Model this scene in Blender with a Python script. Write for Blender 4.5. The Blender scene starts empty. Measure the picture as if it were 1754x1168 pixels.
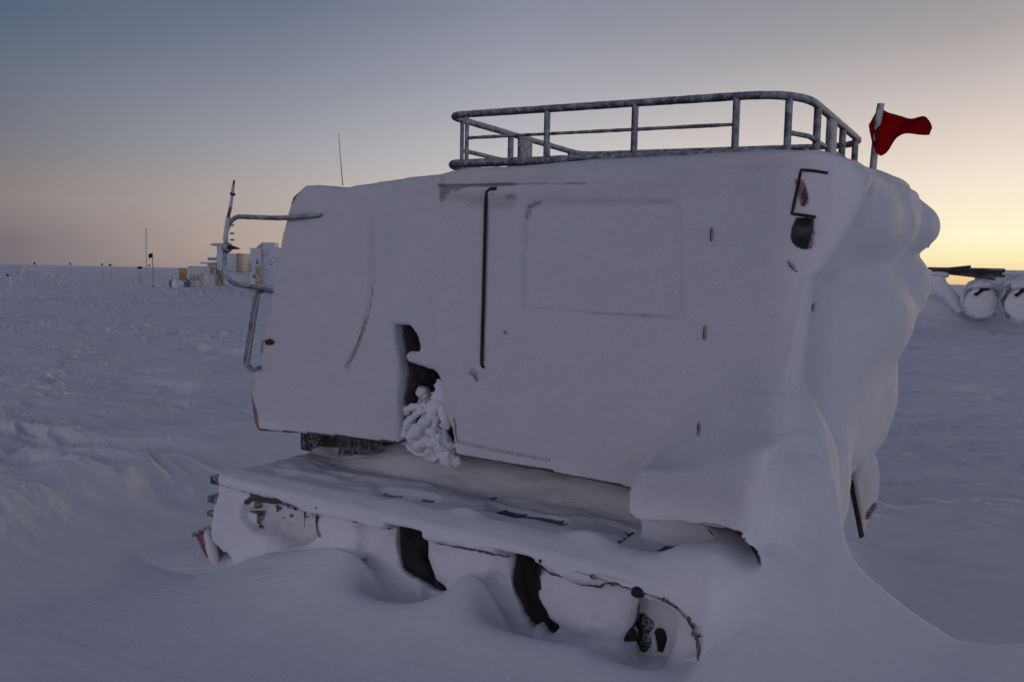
import bpy, bmesh, math, time
import numpy as np
from mathutils import Vector, Matrix

T0 = time.time()
S = bpy.context.scene
COL = S.collection
rng = np.random.default_rng(7)

# ------------------------------------------------------------------ camera
W0, H0, FPX = 1754.0, 1168.0, 1420.0
YAW, PITCH, ROLL = math.radians(32), math.radians(4.55), math.radians(1.23)
CAM = np.array([0.0, -3.45, 1.95])
R0 = np.array([math.cos(YAW), math.sin(YAW), 0])
F0 = np.array([-math.sin(YAW) * math.cos(PITCH), math.cos(YAW) * math.cos(PITCH), -math.sin(PITCH)])
U0 = np.cross(R0, F0)
RC = math.cos(ROLL) * R0 + math.sin(ROLL) * U0
UC = -math.sin(ROLL) * R0 + math.cos(ROLL) * U0


def ray(px, py):
    return F0 + RC * ((px - W0 / 2) / FPX) + UC * ((H0 / 2 - py) / FPX)


def P(px, py, Y=0.0):            # a traced point on the plane y = Y
    d = ray(px, py)
    return CAM + d * ((Y - CAM[1]) / d[1])


def PD(px, py, depth):           # a traced point at a distance along the view
    return CAM + ray(px, py) * depth


def XZ(pts, Y=0.0):
    return np.array([[P(a, b, Y)[0], P(a, b, Y)[2]] for a, b in pts])


cam = bpy.data.objects.new('camera', bpy.data.cameras.new('camera'))
COL.objects.link(cam)
cam.data.sensor_width = 36.0
cam.data.lens = FPX / W0 * 36.0
cam.data.clip_start, cam.data.clip_end = 0.05, 20000
M = Matrix.Identity(4)
for i in range(3):
    M[i][0], M[i][1], M[i][2], M[i][3] = RC[i], UC[i], -F0[i], CAM[i]
cam.matrix_world = M
S.camera = cam
S.view_settings.view_transform = 'Standard'
S.view_settings.look = 'None'
S.view_settings.exposure = 0.0
S.view_settings.gamma = 1.0


# ------------------------------------------------------------------ noise
def _hash(ix, iy, iz, seed):
    h = (ix.astype(np.uint32) * np.uint32(374761393) + iy.astype(np.uint32) * np.uint32(668265263)
         + iz.astype(np.uint32) * np.uint32(2147483647) + np.uint32(seed * 1274126177 & 0xffffffff))
    h = (h ^ (h >> np.uint32(13))) * np.uint32(1274126177)
    h = (h ^ (h >> np.uint32(16))) * np.uint32(2246822519)
    return ((h ^ (h >> np.uint32(15))) & np.uint32(0xffffff)).astype(np.float32) / np.float32(0xffffff)


def n2(x, y, seed=0):
    x = np.asarray(x, np.float64); y = np.asarray(y, np.float64)
    ix = np.floor(x); iy = np.floor(y)
    fx = (x - ix).astype(np.float32); fy = (y - iy).astype(np.float32)
    ix = ix.astype(np.int64); iy = iy.astype(np.int64); z = np.zeros_like(ix)
    fx = fx * fx * fx * (fx * (fx * 6 - 15) + 10); fy = fy * fy * fy * (fy * (fy * 6 - 15) + 10)
    a = _hash(ix, iy, z, seed); b = _hash(ix + 1, iy, z, seed)
    c = _hash(ix, iy + 1, z, seed); d = _hash(ix + 1, iy + 1, z, seed)
    return (a + (b - a) * fx) + ((c + (d - c) * fx) - (a + (b - a) * fx)) * fy


def n3(x, y, z, seed=0):
    z = np.asarray(z, np.float64)
    iz = np.floor(z); fz = (z - iz).astype(np.float32); fz = fz * fz * (3 - 2 * fz)
    out = 0
    for k, w in ((0, 1 - fz), (1, fz)):
        xi = np.floor(x); yi = np.floor(y)
        fx = (x - xi).astype(np.float32); fy = (y - yi).astype(np.float32)
        xi = xi.astype(np.int64); yi = yi.astype(np.int64); zi = (iz + k).astype(np.int64)
        fx = fx * fx * (3 - 2 * fx); fy = fy * fy * (3 - 2 * fy)
        a = _hash(xi, yi, zi, seed); b = _hash(xi + 1, yi, zi, seed)
        c = _hash(xi, yi + 1, zi, seed); d = _hash(xi + 1, yi + 1, zi, seed)
        p = a + (b - a) * fx; q = c + (d - c) * fx
        out = out + (p + (q - p) * fy) * w
    return out


def fbm2(x, y, seed, octs=4, gain=0.5):
    s = 0; a = 1.0; t = 0
    for o in range(octs):
        s = s + a * (n2(x * 2 ** o + 17.3 * o, y * 2 ** o - 9.1 * o, seed + o) * 2 - 1)
        t += a; a *= gain
    return s / t


def ss(a, b, x):
    t = np.clip((x - a) / (b - a), 0, 1)
    return t * t * (3 - 2 * t)


# ------------------------------------------------------------------ the height of the snow
crest_px = [(1200, 1135, -.45), (1240, 1060, -.42), (1300, 985, -.38), (1345, 900, -.2), (1385, 862, -.12), (1412, 890, -.1), (1450, 950, -.08),
            (1500, 992, -.06), (1560, 1040, -.03), (1640, 1090, 0), (1700, 1097, 0), (1754, 1092, 0), (1900, 1085, 0.05)]
track_px = [(200, 1000), (340, 985), (400, 968), (450, 950), (565, 936), (650, 952), (775, 966), (850, 985), (960, 1018), (1034, 1042), (1165, 1095)]
_c = [P(a, b, -.43) for a, b in track_px] + [P(a, b, c) for a, b, c in crest_px]
_yc = [-.43] * len(track_px) + [c for _, _, c in crest_px]
CX = np.array([p[0] for p in _c]); CZ = np.array([p[2] for p in _c]); CY = np.array(_yc)
o_ = np.argsort(CX); CX, CZ, CY = CX[o_], CZ[o_], CY[o_]
# a resampled, slightly smoothed crest
_gx = np.linspace(-5.2, 1.6, 681)
_gz = np.interp(_gx, CX, CZ); _gy = np.interp(_gx, CX, CY)
_k = np.exp(-np.linspace(-2, 2, 13) ** 2); _k /= _k.sum()
_gz = np.convolve(np.pad(_gz, 6, 'edge'), _k, 'valid')
_k = np.exp(-np.linspace(-2, 2, 41) ** 2); _k /= _k.sum()
_gy = np.convolve(np.pad(_gy, 20, 'edge'), _k, 'valid')

# bowls the wind keeps open round the wheels: (x, half width left, right, depth)
BOWLS = []
for (a, b, l, rr_, dpx) in ((712, 1000, 72, 60, 82), (912, 1060, 66, 112, 108), (1102, 1100, 62, 62, 86)):
    c_ = P(a, b, -.43); k_ = np.linalg.norm(P(a + 1, b, -.43) - c_)
    BOWLS.append((c_[0], l * k_, rr_ * k_, dpx * k_ * .92))
WX, WY = math.cos(math.radians(17)), math.sin(math.radians(17))


def bump(x, y, cx, cy, rx, ry, ang=0.0):
    c, s = math.cos(ang), math.sin(ang)
    dx = x - cx; dy = y - cy
    return np.exp(-(((dx * c + dy * s) / rx) ** 2 + ((-dx * s + dy * c) / ry) ** 2))


MOUNDS = []   # (centre x, y, radius along, across, angle, height)


def add_mound(px, py_base, depth, rx, ry, h, ang=YAW):
    p = PD(px, py_base, depth)
    MOUNDS.append((p[0], p[1], rx, ry, ang, h))
    return p


def rough_of(x, y):
    dx = np.maximum(np.abs(x + 2.0) - 2.6, 0); dy = np.maximum(np.abs(y - .3) - 1.4, 0)
    calm = 1 - np.exp(-((dx ** 2 + dy ** 2) / 1.1 ** 2))
    calm = calm * (1 - .75 * ss(-2.6, .2, x) * (1 - ss(-.6, 1.6, y)))
    lf = ss(-2.0, -3.6, x - .6 * y) * (1 - ss(-.2, .6, y))
    return np.clip(np.maximum(calm, .7 * lf), 0, 1)


def height(x, y, fine=True):
    x = np.asarray(x, np.float64); y = np.asarray(y, np.float64)
    hc = np.interp(x, _gx, _gz); yc = np.interp(x, _gx, _gy)
    hf = .20 + .16 * ss(-3.6, -1.2, x) + .04 * ss(-1, .6, x)
    base = np.full_like(x, .25)
    # the drift round the vehicle
    inx = ss(-4.9, -3.75, x) * (1 - ss(1.0, 2.6, x))
    t = np.maximum(yc - y, 0)
    front = hf + (hc - hf) * np.exp(-(t / (.42 + .35 * ss(-1.5, -.6, x))) ** 1.25)
    for bx_, bl_, br_, bd_ in BOWLS:
        q_ = np.where(x < bx_, (bx_ - x) / bl_, (x - bx_) / br_)
        front = front - bd_ * np.exp(-np.clip(q_, 0, 4) ** 2.6) * np.exp(-(t / .14) ** 2)
        hc = hc - bd_ * np.exp(-np.clip(q_, 0, 4) ** 2.6)
    tb = np.maximum(y - yc, 0)
    hb = .30 - .16 * ss(-1.2, -.5, x)
    back = hb + (hc - hb) * np.exp(-(tb / (.16 + .22 * ss(-.95, -.7, x) - .05 * ss(-1.5, -1.3, x) * (1 - ss(-.95, -.8, x)))) ** 1.05)
    loc = np.where(y < yc, front, back)
    wfade = inx * ss(-3.4, -1.9, y) * (1 - ss(2.0, 3.3, y))
    h = base * (1 - wfade) + loc * wfade
    # wind scoop ahead of the cab, closed by a low rim
    e = x + 5.75 + .25 * np.sin(y * .9 + 1.0) + .10 * y
    rim = np.exp(-(np.where(e < 0, e / .9, e / .35)) ** 2) * (1 - ss(3.0, 5.5, y)) * ss(-4.5, -1.0, y)
    h = h + .17 * rim
    h = h - .12 * bump(x, y, -4.9, .9, .55, 1.6)
    # rear scoop and its far rim
    h = h - .10 * bump(x, y, .5, 1.3, 1.1, 1.0) + .12 * bump(x, y, .9, 3.3, 2.2, .45, math.radians(12)) * ss(-.9, -.2, x)
    # calm zone close to the vehicle
    dx = np.maximum(np.abs(x + 2.0) - 2.6, 0); dy = np.maximum(np.abs(y - .3) - 1.4, 0)
    calm = 1 - np.exp(-((dx ** 2 + dy ** 2) / 1.1 ** 2))
    calm = calm * (1 - .75 * ss(-2.6, .2, x) * (1 - ss(-.6, 1.6, y)))
    u = x * WX + y * WY; v = -x * WY + y * WX
    wq = fbm2(u * .25, v * .5, 31, 3)
    s1 = fbm2(u * .26 + wq, v * 1.5 + wq * 1.6, 3, 4)
    s2 = 1 - np.abs(fbm2(u * .8 + wq * 2, v * 2.6 + 2 * wq, 11, 4)) * 2.2
    big = fbm2(u * .06, v * .11, 21, 3)
    r = np.hypot(x, y + 3.45)
    damp = 1 / (1 + (r / 130) ** 2)
    h = h + calm * (.22 * big * ss(4, 14, r) + .15 * s1 + .095 * np.clip(s2, -1, 1) * ss(2, 6, r))
    # broken, blocky patches
    left = 1 - ss(-5.5, -3.5, x)
    patch = ss(.05, .4, fbm2(u * .22 + 4, v * .5, 41, 3)) * calm * left
    blk = fbm2(u * 3.1, v * 4.0, 51, 3, .6)
    stp = np.floor(blk * 5) / 5 * .6 + blk * .4
    h = h + patch * .09 * stp * ss(3, 7, r)
    patch2 = ss(.0, .3, fbm2(u * .05 + 9, v * .16, 61, 3)) * ss(8, 16, r)
    h = h + patch2 * .11 * np.clip(fbm2(u * .9, v * 1.6, 71, 4, .6), -.3, 1)
    if fine:
        h = h + (.3 + .7 * calm) * .006 * fbm2(u * 4, v * 11, 81, 3) * ss(.5, 1.5, np.hypot(dx, dy) + .6)
    for cx, cy, rx, ry, ang, hh in MOUNDS:
        b = bump(x, y, cx, cy, rx, ry, ang)
        h = h + hh * b * (1 + .16 * fbm2(x * .45, y * .45, 91, 3))
    far = ss(250, 900, r)
    return h * (1 - far) + .25 * far


# mounds under the far things
pL = add_mound(405, 505, 44, 6.5, 3.6, .75)
add_mound(20, 470, 95, 5.0, 4.0, 1.6)
add_mound(1690, 545, 31, 7.5, 1.7, .72)
add_mound(1545, 520, 30, 2.6, 1.6, .55)
add_mound(1960, 545, 30, 7.0, 1.8, .8)


# ------------------------------------------------------------------ materials
def new_mat(name):
    m = bpy.data.materials.new(name); m.use_nodes = True
    nt = m.node_tree
    return m, nt, nt.nodes['Principled BSDF'], nt.nodes['Material Output']


def nd(nt, typ, **kw):
    n = nt.nodes.new(typ)
    for k, v in kw.items():
        if k == 'inp':
            for a, b in v.items():
                n.inputs[a].default_value = b
        else:
            setattr(n, k, v)
    return n


def simple(name, col, rough=.6, metal=0.0, frost=0.0, scale=60., bumpd=.0, snow=(.8, .83, .88)):
    """plain surface with grain; frost = share of it dusted with rime"""
    m, nt, b, out = new_mat(name)
    tc = nd(nt, 'ShaderNodeTexCoord')
    no = nd(nt, 'ShaderNodeTexNoise', inp={'Scale': scale, 'Detail': 6., 'Roughness': .65})
    nt.links.new(tc.outputs['Object'], no.inputs['Vector'])
    no2 = nd(nt, 'ShaderNodeTexNoise', inp={'Scale': scale * .12, 'Detail': 4.})
    nt.links.new(tc.outputs['Object'], no2.inputs['Vector'])
    v = nd(nt, 'ShaderNodeMix', data_type='RGBA')
    v.inputs[6].default_value = (*[c * .8 for c in col], 1); v.inputs[7].default_value = (*[min(1, c * 1.2) for c in col], 1)
    nt.links.new(no2.outputs['Fac'], v.inputs[0])
    last = v.outputs[2]
    if frost > 0:
        ad = nd(nt, 'ShaderNodeMath', operation='ADD')
        nt.links.new(no.outputs['Fac'], ad.inputs[0]); 
        mu = nd(nt, 'ShaderNodeMath', operation='MULTIPLY', inp={1: .6})
        nt.links.new(no2.outputs['Fac'], mu.inputs[0]); nt.links.new(mu.outputs[0], ad.inputs[1])
        geo = nd(nt, 'ShaderNodeNewGeometry')
        dt = nd(nt, 'ShaderNodeVectorMath', operation='DOT_PRODUCT'); dt.inputs[1].default_value = (.75, -.25, .45)
        nt.links.new(geo.outputs['Normal'], dt.inputs[0])
        m2 = nd(nt, 'ShaderNodeMath', operation='MULTIPLY_ADD', inp={1: .30})
        nt.links.new(dt.outputs['Value'], m2.inputs[0]); nt.links.new(ad.outputs[0], m2.inputs[2])
        mr = nd(nt, 'ShaderNodeMapRange', inp={'From Min': 1.04 - frost * .75, 'From Max': 1.44 - frost * .75, 'To Max': .9})
        nt.links.new(m2.outputs[0], mr.inputs['Value'])
        mx = nd(nt, 'ShaderNodeMix', data_type='RGBA'); mx.inputs[7].default_value = (*snow, 1)
        nt.links.new(mr.outputs[0], mx.inputs[0]); nt.links.new(last, mx.inputs[6])
        last = mx.outputs[2]
        rr = nd(nt, 'ShaderNodeMix'); rr.inputs[2].default_value = rough; rr.inputs[3].default_value = .9
        nt.links.new(mr.outputs[0], rr.inputs[0]); nt.links.new(rr.outputs[0], b.inputs['Roughness'])
    else:
        b.inputs['Roughness'].default_value = rough
    nt.links.new(last, b.inputs['Base Color'])
    b.inputs['Metallic'].default_value = metal
    if bumpd > 0:
        bp = nd(nt, 'ShaderNodeBump', inp={'Strength': .8, 'Distance': bumpd})
        nt.links.new(no.outputs['Fac'], bp.inputs['Height']); nt.links.new(bp.outputs[0], b.inputs['Normal'])
    return m


def snow_mat(name, col=(.855, .865, .90), attr=True, grain=None):
    """one snow for everything: 'grain' = rime crust, 'rough' = wind-scoured ground, 'bare' / 'thin' = where the crust is missing, the latter also painted shade"""
    m, nt, b, out = new_mat(name)
    tc = nd(nt, 'ShaderNodeTexCoord')

    def at(nm):
        return nd(nt, 'ShaderNodeAttribute', attribute_name=nm).outputs['Fac']

    def noise(scale, det=5., rough=.65, vec=None):
        n = nd(nt, 'ShaderNodeTexNoise', inp={'Scale': scale, 'Detail': det, 'Roughness': rough})
        nt.links.new(vec or tc.outputs['Object'], n.inputs['Vector'])
        return n.outputs['Fac']

    mp = nd(nt, 'ShaderNodeMapping'); mp.inputs['Scale'].default_value = (.45, 1.5, 1); mp.inputs['Rotation'].default_value = (0, 0, math.radians(-17))
    nt.links.new(tc.outputs['Object'], mp.inputs['Vector'])
    fine = noise(130., 5., .7); mid = noise(28., 4.); gm = noise(5., 6., .62, mp.outputs[0]); gf = noise(45., 4., .7, mp.outputs[0])
    prev = None
    for src, dist, an, base in ((gm, .036, 'rough', .10), (gf, .008, 'rough', .25), (mid, .007, 'grain', .35), (fine, .0125, 'grain', .12)):
        bp = nd(nt, 'ShaderNodeBump', inp={'Distance': dist})
        if an == 'grain' and grain is not None:
            bp.inputs['Strength'].default_value = base + (1 - base) * grain
        else:
            ml = nd(nt, 'ShaderNodeMath', operation='MULTIPLY_ADD', use_clamp=True, inp={1: 1 - base, 2: base})
            nt.links.new(at(an), ml.inputs[0]); nt.links.new(ml.outputs[0], bp.inputs['Strength'])
        nt.links.new(src, bp.inputs['Height'])
        if prev is not None:
            nt.links.new(prev, bp.inputs['Normal'])
        prev = bp.outputs[0]
    nt.links.new(prev, b.inputs['Normal'])
    b.inputs['Roughness'].default_value = .8
    b.inputs['Specular IOR Level'].default_value = .3
    sv = nd(nt, 'ShaderNodeMix', data_type='RGBA')
    sv.inputs[6].default_value = (*[k * .93 for k in col], 1); sv.inputs[7].default_value = (*[min(.95, k * 1.04) for k in col], 1)
    nt.links.new(gm, sv.inputs[0])
    last = sv.outputs[2]
    if attr:
        # sparse rime lets the dark paint through in specks
        sp_ = nd(nt, 'ShaderNodeMapRange', inp={'From Min': .38, 'From Max': .66, 'To Min': .94, 'To Max': 1.07})
        nt.links.new(fine, sp_.inputs['Value'])
        sm_ = nd(nt, 'ShaderNodeMix'); sm_.inputs[2].default_value = 1.0
        nt.links.new(at('grain'), sm_.inputs[0]); nt.links.new(sp_.outputs[0], sm_.inputs[3])
        vm = nd(nt, 'ShaderNodeVectorMath', operation='SCALE'); nt.links.new(last, vm.inputs[0]); nt.links.new(sm_.outputs[0], vm.inputs['Scale'])
        last = vm.outputs[0]
    if attr:
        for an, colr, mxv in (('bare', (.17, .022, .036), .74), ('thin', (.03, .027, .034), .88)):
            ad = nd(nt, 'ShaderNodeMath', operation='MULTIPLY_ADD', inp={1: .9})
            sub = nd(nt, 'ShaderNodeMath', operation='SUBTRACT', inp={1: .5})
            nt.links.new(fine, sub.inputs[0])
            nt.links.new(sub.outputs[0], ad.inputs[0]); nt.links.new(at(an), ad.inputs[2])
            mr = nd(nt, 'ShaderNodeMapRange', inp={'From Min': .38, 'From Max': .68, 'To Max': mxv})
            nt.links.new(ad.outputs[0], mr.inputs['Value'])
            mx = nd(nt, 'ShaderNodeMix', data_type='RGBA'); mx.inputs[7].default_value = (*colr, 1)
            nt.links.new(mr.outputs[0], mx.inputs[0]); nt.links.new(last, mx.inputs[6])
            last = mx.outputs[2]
    nt.links.new(last, b.inputs['Base Color'])
    return m


MAT = dict(
    snow=snow_mat('snow'),
    packed=snow_mat('packed_snow', attr=False, grain=.35),
    frostmetal=simple('frosted_metal', (.03, .032, .04), .5, .3, .42, 180., .003),
    rail=simple('rime_coated_rail', (.025, .028, .036), .5, .2, .37, 260., .006),
    loop=simple('frosted_dark_metal', (.05, .055, .07), .4, .4, .30, 120., .002),
    black=simple('black_rubber', (.012, .012, .013), .7, 0, .0, 90.),
    blackfrost=simple('frosted_rubber', (.012, .012, .014), .7, 0, .30, 200., .002),
    dark=simple('dark_undercarriage', (.018, .017, .018), .8, 0, .22, 60., .003),
    red=simple('red_paint', (.20, .014, .022), .45, 0, .22, 80.),
    redtrim=simple('red_trim', (.13, .012, .02), .5, 0, .28, 140.),
    lens=simple('dark_red_lens', (.08, .008, .008), .2, 0, .1, 90.),
    lamp=simple('smoked_lamp', (.012, .014, .016), .35, 0, 0, 150., .001),
    yellow=simple('yellow_paint', (.50, .27, .06), .5, 0, .18, 6.),
    yellowold=simple('faded_yellow_paint', (.50, .32, .13), .6, 0, .30, 6.),
    wood=simple('dark_timber', (.05, .04, .035), .8, 0, .18, 20.),
    bamboo=simple('bamboo', (.16, .11, .07), .7, 0, .2, 30.),
    steelfar=simple('snowy_steel', (.10, .10, .11), .6, .2, .62, 8.),
    pole=simple('frosted_pole', (.12, .12, .12), .6, .2, .5, 90.),
    white=simple('white_band', (.62, .64, .68), .6, 0, .3, 90.),
    spool=simple('dark_spool', (.035, .032, .034), .7, 0, .62, 4.),
)


def cloth(name, col):
    m, nt, b, out = new_mat(name)
    d = nd(nt, 'ShaderNodeBsdfDiffuse'); t = nd(nt, 'ShaderNodeBsdfTranslucent'); mx = nd(nt, 'ShaderNodeMixShader', inp={0: .8})
    tc = nd(nt, 'ShaderNodeTexCoord'); no = nd(nt, 'ShaderNodeTexNoise', inp={'Scale': 25., 'Detail': 5.})
    nt.links.new(tc.outputs['Object'], no.inputs['Vector'])
    cm = nd(nt, 'ShaderNodeMix', data_type='RGBA')
    cm.inputs[6].default_value = (*[c * .75 for c in col], 1); cm.inputs[7].default_value = (*[c * 1.2 for c in col], 1)
    nt.links.new(no.outputs['Fac'], cm.inputs[0])
    for s in (d, t):
        nt.links.new(cm.outputs[2], s.inputs['Color'])
    nt.links.new(d.outputs[0], mx.inputs[1]); nt.links.new(t.outputs[0], mx.inputs[2]); nt.links.new(mx.outputs[0], out.inputs['Surface'])
    nt.nodes.remove(b)
    return m


MAT['redflag'] = cloth('red_flag_cloth', (.52, .02, .04))
MAT['greenflag'] = cloth('green_flag_cloth', (.03, .22, .10))
MAT['darkflag'] = cloth('dark_flag_cloth', (.05, .07, .06))


# ------------------------------------------------------------------ mesh helpers
def link(name, me, parent=None, loc=None):
    o = bpy.data.objects.new(name, me); COL.objects.link(o)
    if parent is not None:
        o.parent = parent
        o.matrix_parent_inverse = ROOTINV.get(parent.name, Matrix.Identity(4))
    return o


ROOTINV = {}


def empty(name, loc):
    e = bpy.data.objects.new(name, None); COL.objects.link(e)
    e.location = [float(c) for c in loc]; e.empty_display_size = .2
    ROOTINV[e.name] = Matrix.Translation(-Vector([float(c) for c in loc]))
    return e


def tag(o, label, cat, group=None):
    o['label'] = label; o['category'] = cat
    if group:
        o['group'] = group
    return o


class MB:
    def __init__(s):
        s.v = []; s.f = []

    def add(s, v, f):
        n = len(s.v); s.v += [tuple(float(c) for c in p) for p in v]; s.f += [tuple(i + n for i in q) for q in f]
        return s

    def box(s, lo, hi, rot=None, bev=0.0):
        lo = np.array(lo, float); hi = np.array(hi, float); c = (lo + hi) / 2; h = (hi - lo) / 2
        pts = []
        if bev > 0:
            bev = min(bev, *(h * .9))
            bm = bmesh.new(); bmesh.ops.create_cube(bm, size=2)
            for v in bm.verts:
                v.co = Vector([v.co[i] * h[i] for i in range(3)])
            bmesh.ops.bevel(bm, geom=list(bm.edges), offset=bev, segments=2, affect='EDGES', profile=.5)
            pts = [np.array(v.co) for v in bm.verts]; bm.verts.index_update()
            fs = [[v.index for v in f.verts] for f in bm.faces]; bm.free()
        else:
            pts = [np.array([a, b, d]) * h for a in (-1, 1) for b in (-1, 1) for d in (-1, 1)]
            fs = [(0, 1, 3, 2), (4, 6, 7, 5), (0, 4, 5, 1), (2, 3, 7, 6), (0, 2, 6, 4), (1, 5, 7, 3)]
        if rot is not None:
            R = np.array(rot.to_matrix() if hasattr(rot, 'to_matrix') else rot)
            pts = [R @ p for p in pts]
        return s.add([p + c for p in pts], fs)

    def tube(s, pts, r, n=10, closed=False, caps=True):
        pts = [np.array(p, float) for p in pts]; N = len(pts)
        rr = r if hasattr(r, '__len__') else [r] * N
        prev = None; rings = []
        for i in range(N):
            if closed:
                t = pts[(i + 1) % N] - pts[i - 1]
            else:
                t = pts[min(i + 1, N - 1)] - pts[max(i - 1, 0)]
            t = t / (np.linalg.norm(t) + 1e-9)
            if prev is None:
                a = np.array([0, 0, 1.]) if abs(t[2]) < .9 else np.array([1., 0, 0])
                u = np.cross(t, a)
            else:
                u = prev - t * np.dot(prev, t)
            u /= np.linalg.norm(u); w = np.cross(t, u); prev = u
            rings.append([pts[i] + rr[i] * (math.cos(2 * math.pi * k / n) * u + math.sin(2 * math.pi * k / n) * w) for k in range(n)])
        v = [p for rg in rings for p in rg]; f = []
        for i in range(N if closed else N - 1):
            j = (i + 1) % N
            for k in range(n):
                k2 = (k + 1) % n
                f.append((i * n + k, i * n + k2, j * n + k2, j * n + k))
        if caps and not closed:
            f.append(tuple(range(n - 1, -1, -1))); f.append(tuple((N - 1) * n + k for k in range(n)))
        return s.add(v, f)

    def lathe(s, prof, origin, axis, n=32):
        """prof: (radius, along) pairs"""
        ax = np.array(axis, float); ax /= np.linalg.norm(ax)
        a = np.array([0, 0, 1.]) if abs(ax[2]) < .9 else np.array([1., 0, 0])
        u = np.cross(ax, a); u /= np.linalg.norm(u); w = np.cross(ax, u)
        o = np.array(origin, float); v = []; f = []
        for r, h in prof:
            for k in range(n):
                th = 2 * math.pi * k / n
                v.append(o + ax * h + max(r, 1e-4) * (math.cos(th) * u + math.sin(th) * w))
        for i in range(len(prof) - 1):
            for k in range(n):
                k2 = (k + 1) % n
                f.append((i * n + k, i * n + k2, (i + 1) * n + k2, (i + 1) * n + k))
        return s.add(v, f)

    def prism(s, poly, d, off):
        """poly: 3D points in a plane, extruded by vector off"""
        p = [np.array(q, float) + np.array(d) for q in poly]; n = len(p)
        q = [a + np.array(off, float) for a in p]
        f = [tuple(range(n)), tuple(range(2 * n - 1, n - 1, -1))]
        for k in range(n):
            f.append((k, n + k, n + (k + 1) % n, (k + 1) % n))
        return s.add(p + q, f)

    def blob(s, c, r, seed=0, amp=.2, n=14, rot=None):
        c = np.array(c, float); r = np.array(r, float) if hasattr(r, '__len__') else np.array([r] * 3, float)
        v = []; f = []
        for i in range(n + 1):
            th = math.pi * i / n
            for k in range(2 * n):
                ph = math.pi * k / n
                d = np.array([math.sin(th) * math.cos(ph), math.sin(th) * math.sin(ph), math.cos(th)])
                m = 1 + amp * float(n3(np.array([d[0] * 1.7 + seed * 3.1]), np.array([d[1] * 1.7]), np.array([d[2] * 1.7]), seed)[0] * 2 - 1)
                q = d * r * m
                if rot is not None:
                    q = np.array(rot) @ q
                v.append(c + q)
        for i in range(n):
            for k in range(2 * n):
                k2 = (k + 1) % (2 * n)
                f.append((i * 2 * n + k, (i + 1) * 2 * n + k, (i + 1) * 2 * n + k2, i * 2 * n + k2))
        return s.add(v, f)

    def crumble(s, amp=.012, sc=32, seed=1):
        v = np.array(s.v)
        for k in range(3):
            v[:, k] += amp * (2 * n3(v[:, 0] * sc, v[:, 1] * sc, v[:, 2] * sc, seed + k) - 1) + amp * .6 * (2 * n3(v[:, 0] * sc * 2.6, v[:, 1] * sc * 2.6, v[:, 2] * sc * 2.6, seed + 9 + k) - 1)
        s.v = [tuple(p) for p in v]
        return s

    def build(s, name, mat, parent=None, smooth=True, angle=40):
        me = bpy.data.meshes.new(name); me.from_pydata(s.v, [], s.f); me.update()
        bm = bmesh.new(); bm.from_mesh(me); bmesh.ops.remove_doubles(bm, verts=bm.verts, dist=1e-5)
        bmesh.ops.recalc_face_normals(bm, faces=bm.faces)
        for e in bm.edges:
            if len(e.link_faces) == 2 and e.calc_face_angle(0) > math.radians(angle):
                e.smooth = False
        for f in bm.faces:
            f.smooth = smooth
        bm.to_mesh(me); bm.free()
        me.materials.append(mat)
        return link(name, me, parent)


def arc_path(pts, r, seg=6):
    """round the corners of a polyline"""
    pts = [np.array(p, float) for p in pts]; out = [pts[0]]
    for i in range(1, len(pts) - 1):
        a, b, c = pts[i - 1], pts[i], pts[i + 1]
        d1 = a - b; d2 = c - b
        l = min(r, np.linalg.norm(d1) * .49, np.linalg.norm(d2) * .49)
        p0 = b + d1 / np.linalg.norm(d1) * l; p1 = b + d2 / np.linalg.norm(d2) * l
        for k in range(seg + 1):
            t = k / seg
            out.append((1 - t) ** 2 * p0 + 2 * t * (1 - t) * b + t * t * p1)
    out.append(pts[-1])
    return out


def dense(pts, step=.04):
    out = []
    for a, b in zip(pts[:-1], pts[1:]):
        a = np.array(a, float); b = np.array(b, float)
        n = max(1, int(np.linalg.norm(b - a) / step))
        out += [a + (b - a) * k / n for k in range(n)]
    out.append(np.array(pts[-1], float))
    return out


# ------------------------------------------------------------------ sculpted field: the snowed-in vehicle and the drift round it
RES = 0.0135
GLO = np.array([-4.55, -1.35, .02]); GHI = np.array([.95, 2.35, 2.70])
NX, NY, NZ = [int(k) for k in np.ceil((GHI - GLO) / RES)]
gx = (GLO[0] + RES * np.arange(NX)).astype(np.float32); gy = (GLO[1] + RES * np.arange(NY)).astype(np.float32); gz = (GLO[2] + RES * np.arange(NZ)).astype(np.float32)
DV = np.full((NX, NY, NZ), .6, np.float32)


def sl(lo, hi, m=.12):
    r = []
    for k, n in enumerate((NX, NY, NZ)):
        a = int(np.floor((lo[k] - m - GLO[k]) / RES)); b = int(np.ceil((hi[k] + m - GLO[k]) / RES)) + 1
        r.append(slice(max(0, a), min(n, max(a + 1, b))))
    return tuple(r)


def axes(s):
    return gx[s[0]][:, None, None], gy[s[1]][None, :, None], gz[s[2]][None, None, :]


def smin(a, b, k):
    h = np.maximum(k - np.abs(a - b), 0) / k
    return np.minimum(a, b) - h * h * k * .25


def smax(a, b, k):
    return -smin(-a, -b, k)


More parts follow.
